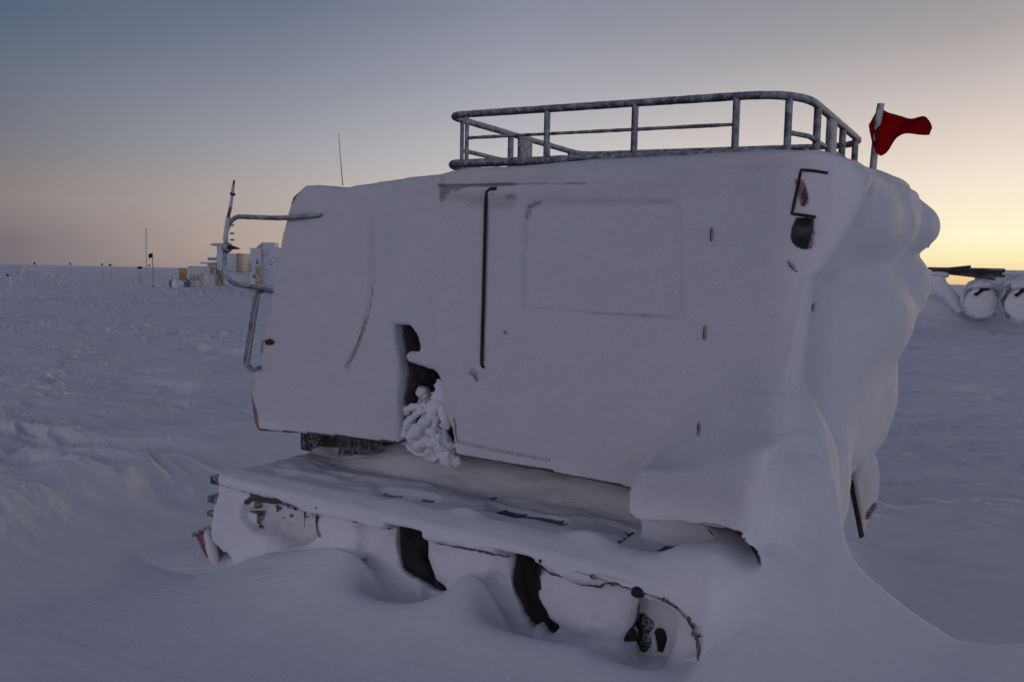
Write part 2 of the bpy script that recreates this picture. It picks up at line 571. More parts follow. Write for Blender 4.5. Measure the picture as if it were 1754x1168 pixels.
def poly_sdf(poly, x, z):
    X, Z = np.meshgrid(x, z, indexing='ij')
    X = X.astype(np.float32); Z = Z.astype(np.float32)
    d = np.full(X.shape, 1e9, np.float32); sgn = np.ones(X.shape, np.float32)
    n = len(poly)
    for i in range(n):
        ax, az = poly[i]; bx, bz = poly[i - 1]
        ex, ez = bx - ax, bz - az
        wx, wz = X - ax, Z - az
        t = np.clip((wx * ex + wz * ez) / (ex * ex + ez * ez + 1e-12), 0, 1)
        d = np.minimum(d, (wx - ex * t) ** 2 + (wz - ez * t) ** 2)
        c1 = Z >= az; c2 = Z < bz; c3 = ex * wz > ez * wx
        flip = (c1 & c2 & c3) | (~c1 & ~c2 & ~c3)
        sgn = np.where(flip, -sgn, sgn)
    return sgn * np.sqrt(d)


def extr(poly, y0, y1, r):
    """rounded extrusion of an xz polygon between y0 and y1 -> (slices, field)"""
    poly = np.array(poly)
    s = sl((poly[:, 0].min(), y0, poly[:, 1].min()), (poly[:, 0].max(), y1, poly[:, 1].max()))
    p2 = poly_sdf(poly, gx[s[0]], gz[s[2]])[:, None, :] + r
    yy = np.abs(gy[s[1]] - (y0 + y1) / 2)[None, :, None] - (y1 - y0) / 2 + r
    return s, np.minimum(np.maximum(p2, yy), 0) + np.sqrt(np.maximum(p2, 0) ** 2 + np.maximum(yy, 0) ** 2) - r


def ell(c, r, ang=0.0):
    c = np.array(c, float); r = np.array(r, float); m = max(r) if ang else 0
    rr = r if not ang else np.array([m, m, r[2]])
    s = sl(c - rr, c + rr); x, y, z = axes(s)
    dx, dy, dz = x - c[0], y - c[1], z - c[2]
    if ang:
        ca, sa = math.cos(ang), math.sin(ang)
        dx, dy = dx * ca + dy * sa, -dx * sa + dy * ca
    k0 = np.sqrt((dx / r[0]) ** 2 + (dy / r[1]) ** 2 + (dz / r[2]) ** 2)
    k1 = np.sqrt((dx / r[0] ** 2) ** 2 + (dy / r[1] ** 2) ** 2 + (dz / r[2] ** 2) ** 2)
    return s, (k0 * (k0 - 1) / np.maximum(k1, 1e-6)).astype(np.float32)


def caps(a, b, ra, rb=None):
    a = np.array(a, float); b = np.array(b, float); rb = ra if rb is None else rb; m = max(ra, rb)
    s = sl(np.minimum(a, b) - m, np.maximum(a, b) + m); x, y, z = axes(s)
    e = b - a; wx, wy, wz = x - a[0], y - a[1], z - a[2]
    t = np.clip((wx * e[0] + wy * e[1] + wz * e[2]) / (e @ e), 0, 1)
    return s, (np.sqrt((wx - t * e[0]) ** 2 + (wy - t * e[1]) ** 2 + (wz - t * e[2]) ** 2) - (ra + (rb - ra) * t)).astype(np.float32)


def rbox(lo, hi, r):
    lo = np.array(lo, float); hi = np.array(hi, float); c = (lo + hi) / 2; h = (hi - lo) / 2 - r
    s = sl(lo, hi); x, y, z = axes(s)
    qx, qy, qz = np.abs(x - c[0]) - h[0], np.abs(y - c[1]) - h[1], np.abs(z - c[2]) - h[2]
    d = np.sqrt(np.maximum(qx, 0) ** 2 + np.maximum(qy, 0) ** 2 + np.maximum(qz, 0) ** 2) + np.minimum(np.maximum(np.maximum(qx, qy), qz), 0) - r
    return s, d.astype(np.float32)


def U(sd, k=.03):
    s, d = sd; DV[s] = smin(DV[s], d, k)


def CUT(sd, k=.03):
    s, d = sd; DV[s] = smax(DV[s], -d, k)


# -- cab
prof = XZ([(440, 739), (431, 720), (428, 680), (446, 600), (470, 470), (484, 385), (497, 338), (520, 317), (555, 317), (590, 320), (640, 311), (700, 303),
           (750, 299), (780, 291), (1000, 276), (1200, 264), (1310, 257), (1400, 257), (1452, 270), (1490, 297), (1478, 345), (1448, 405), (1408, 462),
           (1388, 482), (1372, 560), (1352, 660), (1338, 740), (1325, 850), (1200, 862), (1075, 838), (930, 808), (780, 781), (720, 768), (676, 761), (560, 748)])
U(extr(prof, 0, 1.70, .03))
# roof snow
U(ell((-3.35, .85, 2.33), (.36, .7, .10)), .08)
U(ell((-1.6, .85, 2.40), (1.0, .85, .06)), .1)
# rear mass packed on the back of the cab
U(ell((-.86, .98, 1.78), (.385, .71, .31)), .11)
U(ell((-.70, 1.39, 1.94), (.25, .34, .22)), .10)
U(ell((-.80, 1.40, 1.38), (.19, .30, .42)), .12)
U(ell((-.80, .98, 1.48), (.21, .70, .54)), .12)
U(ell((-.85, .40, 1.02), (.22, .27, .50)), .10)
U(ell((-.84, 1.25, 1.32), (.24, .42, .30)), .10)
# the cornice on top: near lobe, middle lobe, far lobe
U(ell((-.82, .42, 2.24), (.31, .36, .18)), .05)
U(ell((-.77, .86, 2.225), (.29, .44, .175)), .16)
U(ell((-.69, 1.30, 2.24), (.27, .42, .165)), .045)
# ridge of hard snow along the rear corner
a_, b_ = P(1384, 486, -.015), P(1343, 742, -.02)
U(caps(a_, b_, .028, .045), .03)
# hollow behind the ridge
CUT(caps(P(1412, 505, .13), P(1378, 700, .13), .075, .075), .015)
CUT(caps(P(1378, 700, .13), P(1380, 800, .16), .075, .02), .06)
CUT(caps(P(1492, 345, .12), P(1462, 408, .12), .055, .07), .015)
CUT(caps(P(1462, 408, .12), P(1414, 480, .12), .07, .07), .015)
# engine opening in the side
opening = XZ([(673, 556), (700, 558), (714, 578), (719, 603), (700, 612), (700, 618), (742, 634), (752, 650), (757, 700), (772, 735), (782, 800), (735, 800), (690, 800),
              (680, 755), (679, 690), (686, 640), (680, 600)], 0)
CUT(extr(opening, -.2, .42, .01), .03)
U(caps(P(706, 610, .01), P(775, 628, .03), .028, .035), .03)
# rear lower fender box, over the track
fbox = XZ([(1076, 838), (1076, 880), (1090, 892), (1200, 897), (1255, 910), (1285, 938), (1303, 968), (1345, 960), (1352, 800), (1310, 770), (1200, 806), (1100, 800)], -.24)
U(extr(fbox, -.26, .25, .03), .06)
U(ell(P(1240, 792, .04), (.22, .19, .20)), .16)
U(ell(P(1300, 770, .06), (.24, .16, .32)), .16)
U(ell(P(1330, 850, -.02), (.22, .22, .30)), .22)
# fender shelf over the near track
def shelf(pts, y0, y1, th):
    top = XZ(pts, y0); bot = top.copy(); bot[:, 1] -= th
    return extr(np.vstack([top, bot[::-1]]), y0, y1, .028)
U(shelf([(372, 812), (520, 848), (690, 886), (860, 925), (1010, 966), (1150, 1008), (1215, 1035)], -.44, .45, .075), .03)
U(caps(P(392, 818, -.33), P(690, 882, -.33), .05, .055), .07)
U(caps(P(690, 882, -.33), P(1180, 1000, -.31), .055, .10), .07)
U(ell(P(1255, 985, -.32), (.26, .15, .12)), .10)
U(caps((P(705, 770, .3)[0], .44, .71), (P(1090, 840, .3)[0], .44, .70), .235), .10)
U(caps((P(520, 770, .2)[0], .40, .66), (P(705, 770, .3)[0], .44, .71), .15, .235), .10)
# snow packed into the running gear
gear = XZ([(372, 822), (690, 898), (1010, 984), (1150, 1028), (1188, 1068), (1200, 1130), (1200, 1230), (700, 1140), (420, 1010), (378, 975), (360, 900)], -.42)
U(extr(gear, -.31, -.02, .03), .015)
# front end of the track, dished
U(extr(XZ([(374, 815), (500, 846), (620, 876), (615, 960), (560, 962), (470, 975), (405, 972), (378, 950), (362, 912), (360, 868)], -.37), -.385, -.02, .05), .02)
CUT(ell(P(480, 892, -.36), (.30, .16, .125)), .04)
U(ell(P(500, 905, -.12), (.30, .12, .12)), .02)
CUT(ell(P(548, 900, -.34), (.014, .12, .085)), .01)
U(ell(P(578, 905, -.28), (.10, .06, .14)), .02)
# openings between the wheels
CUT(extr(XZ([(672, 890), (738, 905), (726, 935), (724, 960), (740, 995), (758, 1012), (748, 1026), (708, 1008), (672, 980), (664, 930)], -.37), -.60, .25, .02), .015)
CUT(extr(XZ([(862, 936), (922, 952), (913, 985), (918, 1030), (945, 1078), (930, 1100), (888, 1075), (862, 1010)], -.37), -.60, .25, .02), .015)
CUT(extr(XZ([(1047, 995), (1155, 1030), (1152, 1090), (1143, 1160), (1072, 1150), (1056, 1080)], -.33), -.60, -.17, .03), .04)
# wheel discs
def disc(px, py, r, th, Y=-.29):
    c = P(px, py, Y)
    return ell(c, (r, th, r))
DY = -.29
U(disc(800, 945, .21, .075), .03)
U(disc(1008, 1000, .235, .08), .03)
U(disc(640, 905, .16, .05), .04)
# hollow under the rear mudguard
U(extr(XZ([(1085, 868), (1335, 868), (1350, 1010), (1085, 955)], -.05), .02, .40, .02), .02)
# plugs of snow standing in the openings
for (a, b, Y, rx, rz) in ((704, 1004, -.27, .030, .070), (728, 1016, -.30, .022, .050), (903, 1078, -.28, .028, .075), (926, 1086, -.30, .024, .050), (884, 1040, -.20, .030, .05)):
    U(ell(P(a, b, Y), (rx, .05, rz)), .02)
# far fender and track block
U(rbox((-3.85, 1.60, .72), (-1.0, 2.12, .83), .03), .03)
U(rbox((-3.8, 1.75, .25), (-1.0, 2.10, .74), .1), .03)
CUT(caps(P(1468, 815, .75), P(1440, 905, .50), .07, .12), .03)
CUT(caps(P(1468, 815, 1.2), P(1462, 905, 1.2), .10, .16), .03)

CUT(caps(P(1448, 862, .60), P(1436, 930, .48), .08, .12), .02)

# -- ground drift
HX, HY = np.meshgrid(gx.astype(float), gy.astype(float), indexing='ij')
HH = height(HX, HY).astype(np.float32)
# slope-corrected distance to the surface of the drift
gxs, gys = np.gradient(HH, RES)
corr = (1 / np.sqrt(1 + gxs ** 2 + gys ** 2)).astype(np.float32)
DG = (gz[None, None, :] - HH[:, :, None]) * corr[:, :, None]
D = smin(DV, DG, .055)
# the seam in the rear, where the drift climbs the body
kx = ss(-1.45, -.95, gx)[:, None, None].astype(np.float32)
i0 = int((-1.5 - GLO[0]) / RES)
Ds = smin(DV[i0:], DG[i0:], .22)
D[i0:] = D[i0:] * (1 - kx[i0:]) + Ds * kx[i0:]
del Ds


def sample(A, p):
    p = np.clip(p, 0, np.array(A.shape) - 1.001); i = p.astype(int); f = p - i
    out = 0
    for a in (0, 1):
        for b in (0, 1):
            for c in (0, 1):
                w = (f[:, 0] if a else 1 - f[:, 0]) * (f[:, 1] if b else 1 - f[:, 1]) * (f[:, 2] if c else 1 - f[:, 2])
                out = out + w * A[i[:, 0] + a, i[:, 1] + b, i[:, 2] + c]
    return out


def march(px, py):
    t = np.arange(2.2, 5.5, .004)[:, None]
    p = CAM + ray(px, py) * t
    d = sample(D, (p - GLO) / RES)
    k = np.argmax((d < 0) & (p[:, 1] > GLO[1] + .05))
    return p[k]


lip = [(1100, 898), (1160, 899), (1205, 901), (1240, 906), (1268, 921), (1288, 942), (1302, 966)]
low = [(1300, 973), (1286, 976), (1266, 970), (1248, 957), (1228, 940), (1200, 926), (1150, 915)]
hpts = [P(a, b, -.265) for a, b in lip[:3]] + [march(a, b) for a, b in lip[3:] + low[:5]] + [P(a, b, -.265) for a, b in low[5:]]
hollow = [(p[0], p[2]) for p in hpts]
HY = max(p[1] for p in hpts[3:-2])
print('hollow y', [round(float(p[1]), 2) for p in hpts])
_s, _d = extr(hollow, -.75, .06, .012)
D[_s] = smax(D[_s], -_d, .018)
print('field', round(time.time() - T0, 1))


# ------------------------------------------------------------------ surface nets
def surface_nets(D):
    nx, ny, nz = D.shape
    ins = D < 0
    cnt = np.zeros((nx - 1, ny - 1, nz - 1), np.uint8)
    for a in (0, 1):
        for b in (0, 1):
            for c in (0, 1):
                cnt += ins[a:nx - 1 + a, b:ny - 1 + b, c:nz - 1 + c]
    act = np.argwhere((cnt > 0) & (cnt < 8))
    idx = np.full(cnt.shape, -1, np.int32); idx[tuple(act.T)] = np.arange(len(act))
    corners = {}
    for a in (0, 1):
        for b in (0, 1):
            for c in (0, 1):
                corners[(a, b, c)] = D[act[:, 0] + a, act[:, 1] + b, act[:, 2] + c]
    acc = np.zeros((len(act), 3)); num = np.zeros(len(act))
    ks = list(corners)
    for p in ks:
        for ax in range(3):
            if p[ax] == 0:
                q = list(p); q[ax] = 1; q = tuple(q)
                d0, d1 = corners[p], corners[q]
                m = (d0 < 0) != (d1 < 0)
                t = np.where(m, d0 / np.where(m, d0 - d1, 1), 0)
                pos = np.array(p, float)[None, :].repeat(len(act), 0); pos[:, ax] = t
                acc += pos * m[:, None]; num += m
    v = act + acc / num[:, None]
    quads = []
    for ax in range(3):
        b, c = [(1, 2), (2, 0), (0, 1)][ax]
        sa = [slice(None)] * 3; sb = [slice(None)] * 3
        sa[ax] = slice(0, -1); sb[ax] = slice(1, None)
        A = ins[tuple(sa)]; B = ins[tuple(sb)]
        e = np.argwhere(A != B)
        lim = [nx - 1, ny - 1, nz - 1]
        ok = (e[:, b] > 0) & (e[:, c] > 0) & (e[:, b] < lim[b]) & (e[:, c] < lim[c])
        e = e[ok]
        inside_low = ins[tuple(e.T)]
        def cell(db, dc):
            q = e.copy(); q[:, b] -= db; q[:, c] -= dc
            return idx[tuple(q.T)]
        q = np.stack([cell(1, 1), cell(0, 1), cell(0, 0), cell(1, 0)], 1)
        q[~inside_low] = q[~inside_low][:, ::-1]
        quads.append(q)
    return v, np.concatenate(quads)


V, Q = surface_nets(D)


# relax a little to lose the grid steps, then normals from the field
def grad(p):
    g = []
    for k in range(3):
        e = np.zeros(3); e[k] = 1.0
        g.append(sample(D, p + e) - sample(D, p - e))
    g = np.stack(g, 1)
    return g / (np.linalg.norm(g, axis=1, keepdims=True) + 1e-9)


FC = V[Q].mean(1)
dvs, dgs = sample(DV, FC), sample(DG, FC)
Wd = GLO + V * RES
C = GLO + FC * RES
N = grad(V)
print('nets', len(V), len(Q), round(time.time() - T0, 1))


def in_poly(poly, x, z):
    c = np.zeros(len(x), bool); n = len(poly)
    for i in range(n):
        ax, az = poly[i]; bx, bz = poly[i - 1]
        c ^= ((az > z) != (bz > z)) & (x < (bx - ax) * (z - az) / (bz - az + 1e-12) + ax)
    return c


def seg_d(pts, x, z):
    d = np.full(len(x), 9.)
    for (ax, az), (bx, bz) in zip(pts[:-1], pts[1:]):
        ex, ez = bx - ax, bz - az
        t = np.clip(((x - ax) * ex + (z - az) * ez) / (ex * ex + ez * ez), 0, 1)
        d = np.minimum(d, np.hypot(x - ax - t * ex, z - az - t * ez))
    return d


def pside(poly, x, z):
    """signed distance (inside negative) to an xz polygon, at points"""
    d = seg_d(list(poly) + [poly[0]], x, z)
    return np.where(in_poly(poly, x, z), -d, d)


# fine relief on the near side of the cab
x, y, z = Wd[:, 0], Wd[:, 1], Wd[:, 2]
near = (y < .12) & (N[:, 1] < -.5) & (z > .95) & (x < -.7)
win = XZ([(897, 356), (912, 344), (1155, 344), (1166, 360), (1168, 546), (1030, 537), (895, 524)])
door = XZ([(832, 322), (1222, 322), (1215, 560), (1205, 800), (1200, 830), (1090, 815), (836, 766), (825, 620)])
frontdoor = XZ([(488, 384), (640, 384), (637, 470), (628, 540), (612, 590), (590, 632), (575, 735), (444, 728), (452, 600), (472, 478)])
rel = np.zeros(len(Wd))
dw = pside(win, x, z)
rel += .018 * ss(.022, -.022, dw)                         # the window sits back
ddl = seg_d(XZ([(831, 330), (829, 480), (825, 618)]), x, z)
rel += .022 * np.exp(-(ddl / .013) ** 2)                # the open gap of the door
right_of = ss(0, .05, x - np.interp(z, [P(825, 618)[2], P(831, 330)[2]], [P(825, 618)[0], P(831, 330)[0]]))
rel += .008 * np.exp(-(np.maximum(ddl - .03, 0) / .03) ** 2) * right_of
crv = XZ([(640, 386), (637, 470), (628, 540), (612, 590), (592, 630)])
dcv = seg_d(crv, x, z)
rel += .020 * np.exp(-(dcv / .022) ** 2)
rc_ = ss(0, .04, x - np.interp(z, crv[::-1, 1], crv[::-1, 0])) * ss(1.35, 1.6, z)
rel -= .022 * rc_ * np.exp(-(np.maximum(dcv - .02, 0) / .09) ** 2)
rel += .010 * np.exp(-(seg_d(XZ([(738, 505), (744, 545), (750, 640)]), x, z) / .012) ** 2)
rel += .006 * np.exp(-(seg_d(XZ([(755, 322), (830, 318), (950, 317), (1050, 316)]), x, z) / .012) ** 2)
rel -= .018 * (fbm2(x * 2.2, z * 2.2, 5, 3)) + .0045 * fbm2(x * 14, z * 14, 6, 3)
rel -= .004 * (n2(x * 55, z * 55, 7) - .5)
Wd[near, 1] += rel[near]
# crust on everything else of the vehicle: soft lumps
DGV = sample(DG, V) - sample(DV, V)
vert_v = DGV > 0
oth = vert_v & ~near
lump = .010 * (n3(x * 5, y * 5, z * 5, 8) - .5) + .006 * (n3(x * 16, y * 16, z * 16, 9) - .5)
gearz = (z < .74) & (y < .0) & (x < -1.2)
lump = np.where(gearz, .045 * (n3(x * 4.5, y * 4.5, z * 4.5, 18) - .5) + .026 * (n3(x * 13, y * 13, z * 13, 19) - .5) + .010 * (n3(x * 32, y * 32, z * 32, 20) - .5), lump)
rearz = ss(-.92, -.78, x) * ss(.75, .95, z) * ss(.10, .34, y)
rg = 1 - np.abs(2 * n3(x * 3.2 + .8 * y, y * 2.6, z * 4.2, 28) - 1)
lump = lump + rearz * (.016 * (n3(x * 2.6, y * 2.6, z * 2.2, 27) - .5) + .005 * (n3(x * 10, y * 10, z * 10, 29) - .5))
Wd[oth] += N[oth] * lump[oth, None]
V2 = (Wd - GLO) / RES

# wind-carved ripples on the sheltered shelf
shm = vert_v & (z > .70) & (z < 1.0) & (y < .35) & (N[:, 2] > .3) & (x < P(1080, 860, 0)[0]) & (x > -3.8)
wv = fbm2(x * 3.0 + y * 2.0, y * 9 - x * 1.2, 55, 4)
hol = np.clip(n2(x * 4.2 + 3, y * 11, 57) - .66, 0, 1)
Wd[shm, 2] += (.022 * wv * ss(-.34, -.12, y) - .16 * hol * ss(-.30, -.2, y) * (1 - ss(.02, .12, y)))[shm]
V2 = (Wd - GLO) / RES
# where the red paint or the dark metal shows; thin also holds painted shade
bare = np.zeros(len(Wd)); thin = np.zeros(len(Wd))
def patch_poly(px, soft=.02, Y=0.0):
    return ss(soft, -soft, pside(XZ(px, Y), x, z)) * (y < .14)
bare = np.maximum(bare, .60 * patch_poly([(749, 318), (835, 314), (800, 322), (772, 330), (760, 345), (751, 352)], .012))
bare = np.maximum(bare, .55 * patch_poly([(750, 302), (766, 299), (762, 312), (750, 316)], .03))
bare = np.maximum(bare, .58 * patch_poly([(861, 333), (878, 328), (886, 331), (882, 345), (866, 346)], .012))
bare = np.maximum(bare, .47 * patch_poly([(752, 320), (840, 318), (905, 330), (880, 370), (835, 372), (800, 360), (762, 352)], .06))
bare = np.maximum(bare, .95 * patch_poly([(426, 665), (434, 680), (440, 705), (446, 742), (424, 742), (420, 690)], .012))
bare = np.maximum(bare, .9 * patch_poly([(494, 330), (506, 322), (512, 330), (502, 346), (494, 352)], .012))
bare = np.maximum(bare, .9 * np.exp(-(seg_d(XZ([(750, 318), (880, 315)]), x, z) / .009) ** 2) * (y < .1))
bare = np.maximum(bare, .62 * np.exp(-(seg_d(XZ([(880, 315), (1010, 315)]), x, z) / .010) ** 2) * (y < .1))
bare = np.maximum(bare, .8 * np.exp(-(seg_d(XZ([(636, 480), (628, 540), (612, 590), (592, 632)]), x, z) / .009) ** 2) * (y < .1))
bare = np.maximum(bare, .85 * np.exp(-(seg_d(XZ([(777, 718), (782, 752)]), x, z) / .010) ** 2) * (y < .1))
bare = np.maximum(bare, .55 * np.exp(-(seg_d(XZ([(782, 756), (860, 772), (940, 788)]), x, z) / .02) ** 2) * (y < .1))
bare = np.maximum(bare, .75 * np.exp(-(seg_d(XZ([(590, 752), (676, 766)]), x, z) / .018) ** 2) * (y < .2))
bare = np.maximum(bare, .9 * patch_poly([(1360, 306), (1380, 308), (1388, 350), (1372, 356)], .02))
pv = fbm2(x * 1.4 + 3, z * 1.8, 63, 4)
thin = np.maximum(thin, .31 * ss(.05, .45, pv) * near)
bare = np.maximum(bare, .33 * ss(.0, .4, fbm2(x * 1.1, z * 1.5 + 7, 64, 4)) * near * ss(P(1120, 600)[0], P(1230, 600)[0], x))
# sparsely frosted windows and recess edges; engine opening tinted darker with depth
thin = np.maximum(thin, .60 * np.exp(-(seg_d(XZ([(899, 372), (903, 354), (925, 345)]), x, z) / .018) ** 2) * (y < .1))
thin = np.maximum(thin, .43 * np.exp(-(seg_d(XZ([(925, 345), (1040, 344), (1150, 346)]), x, z) / .016) ** 2) * (y < .1))
thin = np.maximum(thin, .50 * np.exp(-(seg_d(XZ([(1000, 534), (1090, 540), (1150, 545)]), x, z) / .014) ** 2) * (y < .1))
thin = np.maximum(thin, .38 * np.exp(-(seg_d(XZ([(1165, 370), (1163, 540)]), x, z) / .02) ** 2) * (y < .1))
thin = np.maximum(thin, .22 * ss(.05, -.05, pside(door, x, z)) * (y < .1) * (z > 1.55))
thin = np.maximum(thin, .31 * ss(.02, -.02, dw) * (y < .1))
thin = np.maximum(thin, .40 * np.exp(-(dw / .022) ** 2) * (y < .1))
thin = np.maximum(thin, .34 * np.exp(-(np.maximum(ddl - .03, 0) / .03) ** 2) * right_of * (y < .1))
thin = np.maximum(thin, .40 * np.exp(-(seg_d(XZ([(488, 372), (560, 366), (620, 364)]), x, z) / .014) ** 2) * (y < .1))
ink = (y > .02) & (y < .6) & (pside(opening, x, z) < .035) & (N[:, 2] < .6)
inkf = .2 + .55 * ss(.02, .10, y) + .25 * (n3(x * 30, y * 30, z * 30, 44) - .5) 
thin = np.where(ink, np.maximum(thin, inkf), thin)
# shade painted into the colour of undersides, wheel openings and mudguard hollow
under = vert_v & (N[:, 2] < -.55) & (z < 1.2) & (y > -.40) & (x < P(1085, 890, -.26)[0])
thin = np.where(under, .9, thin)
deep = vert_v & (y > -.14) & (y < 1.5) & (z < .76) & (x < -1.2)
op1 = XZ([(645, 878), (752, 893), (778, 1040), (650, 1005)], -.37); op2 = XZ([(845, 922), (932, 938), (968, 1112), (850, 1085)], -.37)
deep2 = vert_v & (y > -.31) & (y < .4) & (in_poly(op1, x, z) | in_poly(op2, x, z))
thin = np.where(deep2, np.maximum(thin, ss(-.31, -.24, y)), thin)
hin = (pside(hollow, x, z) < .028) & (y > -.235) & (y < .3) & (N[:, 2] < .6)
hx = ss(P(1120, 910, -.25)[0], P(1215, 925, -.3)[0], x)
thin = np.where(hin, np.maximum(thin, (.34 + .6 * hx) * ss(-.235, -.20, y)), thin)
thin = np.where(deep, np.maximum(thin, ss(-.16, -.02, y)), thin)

dgv = DGV
veh_f = ss(-.02, .22, dgv)
roughv = rough_of(Wd[:, 0], Wd[:, 1]) * (1 - ss(.0, .1, dgv))
grainv = veh_f * (1 - .75 * ss(-.95, -.65, Wd[:, 0])) * (.45 + .55 * ss(.9, 1.1, Wd[:, 2]))
# face labels
cx, cy, cz = C[:, 0], C[:, 1], C[:, 2]
lab = np.full(len(Q), 1)                                  # 1 body
fn = N[Q].mean(1)
lab[dgs < dvs] = 0                                        # 0 drift
sidef = (lab == 1) & (cy < .12) & (fn[:, 1] < -.4) & (cz > .9)
lab[sidef & in_poly(door, cx, cz)] = 2
lab[sidef & in_poly(win, cx, cz)] = 3
lab[sidef & in_poly(frontdoor, cx, cz)] = 4
rear_edge = np.interp(cz, [1.0, 1.9, 2.05, 2.4], [-.82, -.74, -.66, -.60])
lab[(lab == 1) & (cx > rear_edge) & (cy > -.1)] = 5       # rear snow mass
lab[(lab == 1) & (cz < .86) & (cy < .5) & (cz > .70)] = 6  # fender
lab[(lab == 1) & (cz <= .70) & (cy < .5)] = 7             # running gear
lab[(lab == 1) & (cx > P(1076, 860, -.24)[0]) & (cy < -.05)] = 8   # rear mudguard
lab[(lab == 1) & (cy > 1.58) & (cz < .84)] = 9
lab[(lab == 1) & (cz > 2.36) & (fn[:, 2] > .5)] = 10      # roof


def part(ids, name, mat, parent):
    m = np.isin(lab, ids); q = Q[m]
    u, inv = np.unique(q, return_inverse=True); inv = inv.reshape(q.shape)
    me = bpy.data.meshes.new(name)
    me.vertices.add(len(u)); me.vertices.foreach_set('co', Wd[u].astype(np.float32).ravel())
    me.loops.add(inv.size); me.loops.foreach_set('vertex_index', inv.astype(np.int32).ravel())
    me.polygons.add(len(q)); me.polygons.foreach_set('loop_start', np.arange(0, inv.size, 4, dtype=np.int32))
    me.polygons.foreach_set('use_smooth', np.ones(len(q), bool))
    me.update(calc_edges=True); me.validate()
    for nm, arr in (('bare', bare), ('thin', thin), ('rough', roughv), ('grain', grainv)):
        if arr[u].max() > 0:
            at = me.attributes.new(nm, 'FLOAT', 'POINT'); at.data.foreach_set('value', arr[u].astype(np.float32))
    me.normals_split_custom_set_from_vertices(NV[u].tolist())
    me.materials.append(mat)
    return link(name, me, parent)


# vertex normals of the displaced surface
fv = Wd[Q]
fnr = np.cross(fv[:, 2] - fv[:, 0], fv[:, 3] - fv[:, 1])
NV = np.zeros_like(Wd)
for k in range(4):
    for c in range(3):
        NV[:, c] += np.bincount(Q[:, k], fnr[:, c], len(Wd))
NV /= np.linalg.norm(NV, axis=1, keepdims=True) + 1e-12
del DV, DG, D
from mathutils.bvhtree import BVHTree
BVH = BVHTree.FromPolygons(Wd.tolist(), Q.tolist())


def HP(px, py, off=.0):          # where the line of sight through a traced point meets the crust
    d = ray(px, py); d = d / np.linalg.norm(d)
    loc, nrm, fi, dist = BVH.ray_cast(Vector(CAM), Vector(d))
    if loc is None:
        return P(px, py, 0)
    return np.array(loc) - d * off



veh = empty('snow_tractor', (-2.3, .85, .28))
tag(veh, 'tracked vehicle with a boxy rime-crusted cab, buried to its tracks in the snow', 'snow vehicle')
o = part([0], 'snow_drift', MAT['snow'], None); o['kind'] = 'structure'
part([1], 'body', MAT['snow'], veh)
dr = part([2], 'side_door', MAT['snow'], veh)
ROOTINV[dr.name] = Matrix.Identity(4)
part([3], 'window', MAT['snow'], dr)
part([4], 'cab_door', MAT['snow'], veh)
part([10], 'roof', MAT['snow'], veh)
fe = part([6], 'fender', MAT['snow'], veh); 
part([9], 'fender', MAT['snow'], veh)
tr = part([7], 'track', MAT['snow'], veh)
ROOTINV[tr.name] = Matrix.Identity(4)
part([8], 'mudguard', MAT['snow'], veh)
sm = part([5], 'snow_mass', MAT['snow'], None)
tag(sm, 'bulging mass of wind-packed snow plastered over the back of the cab', 'snow mass')
print('parts', round(time.time() - T0, 1))

# ------------------------------------------------------------------ fittings of the vehicle
# roof rack
rack = empty('roof_rack', (-1.65, .85, 2.42)); rack.parent = veh
rack.matrix_parent_inverse = ROOTINV[veh.name]
RY0, RY1 = .06, 1.56
fl_, rl_ = P(776, 204, RY0 + .09), P(1352, 160, RY0)
xf, xr = fl_[0] + .028, P(1352, 170, RY0 + .065)[0] + .065
ztop = (fl_[2] + rl_[2]) / 2
zf, zr = fl_[2], rl_[2]
zat = lambda xx: zf + (zr - zf) * (xx - xf) / (xr - xf)
bf, br = P(780, 281, RY0), P(1345, 262, RY0)
bat = lambda xx: bf[2] + (br[2] - bf[2]) * (xx - bf[0]) / (br[0] - bf[0])


def loop(zfun, rc=(.11, .26, .26, .11), yo=0.0, x0=None, x1=None):
    a, b = (xf if x0 is None else x0), (xr if x1 is None else x1)
    c = [(a, RY0 - yo), (b, RY0 - yo), (b, RY1 + yo), (a, RY1 + yo)]
    pts = []
    for i in range(4):
        p0 = np.array(c[i - 1]); p1 = np.array(c[i]); p2 = np.array(c[(i + 1) % 4])
        d1 = (p0 - p1) / np.linalg.norm(p0 - p1); d2 = (p2 - p1) / np.linalg.norm(p2 - p1)
        for k in range(13):
            t = k / 12
            q = (1 - t) ** 2 * (p1 + d1 * rc[i]) + 2 * t * (1 - t) * p1 + t * t * (p1 + d2 * rc[i])
            pts.append((q[0], q[1], zfun(q[0])))
    dens = []
    for i in range(len(pts)):
        a_, b_ = np.array(pts[i]), np.array(pts[(i + 1) % len(pts)])
        n = max(1, int(np.linalg.norm(b_ - a_) / .03))
        dens += [a_ + (b_ - a_) * k / n for k in range(n)]
    return dens


def rime_r(n, r, seed, amp=.12, taper=False):
    t = np.arange(n) * .9
    q = r * (1 + amp * (n2(t, t * 0 + seed, seed) * 2 - 1))
    if taper:
        k = np.minimum(np.arange(n), np.arange(n)[::-1]) * .010
        q = q * np.sqrt(np.clip(1 - (1 - np.clip(k / r, 0, 1)) ** 2, .02, 1))
    return list(q)


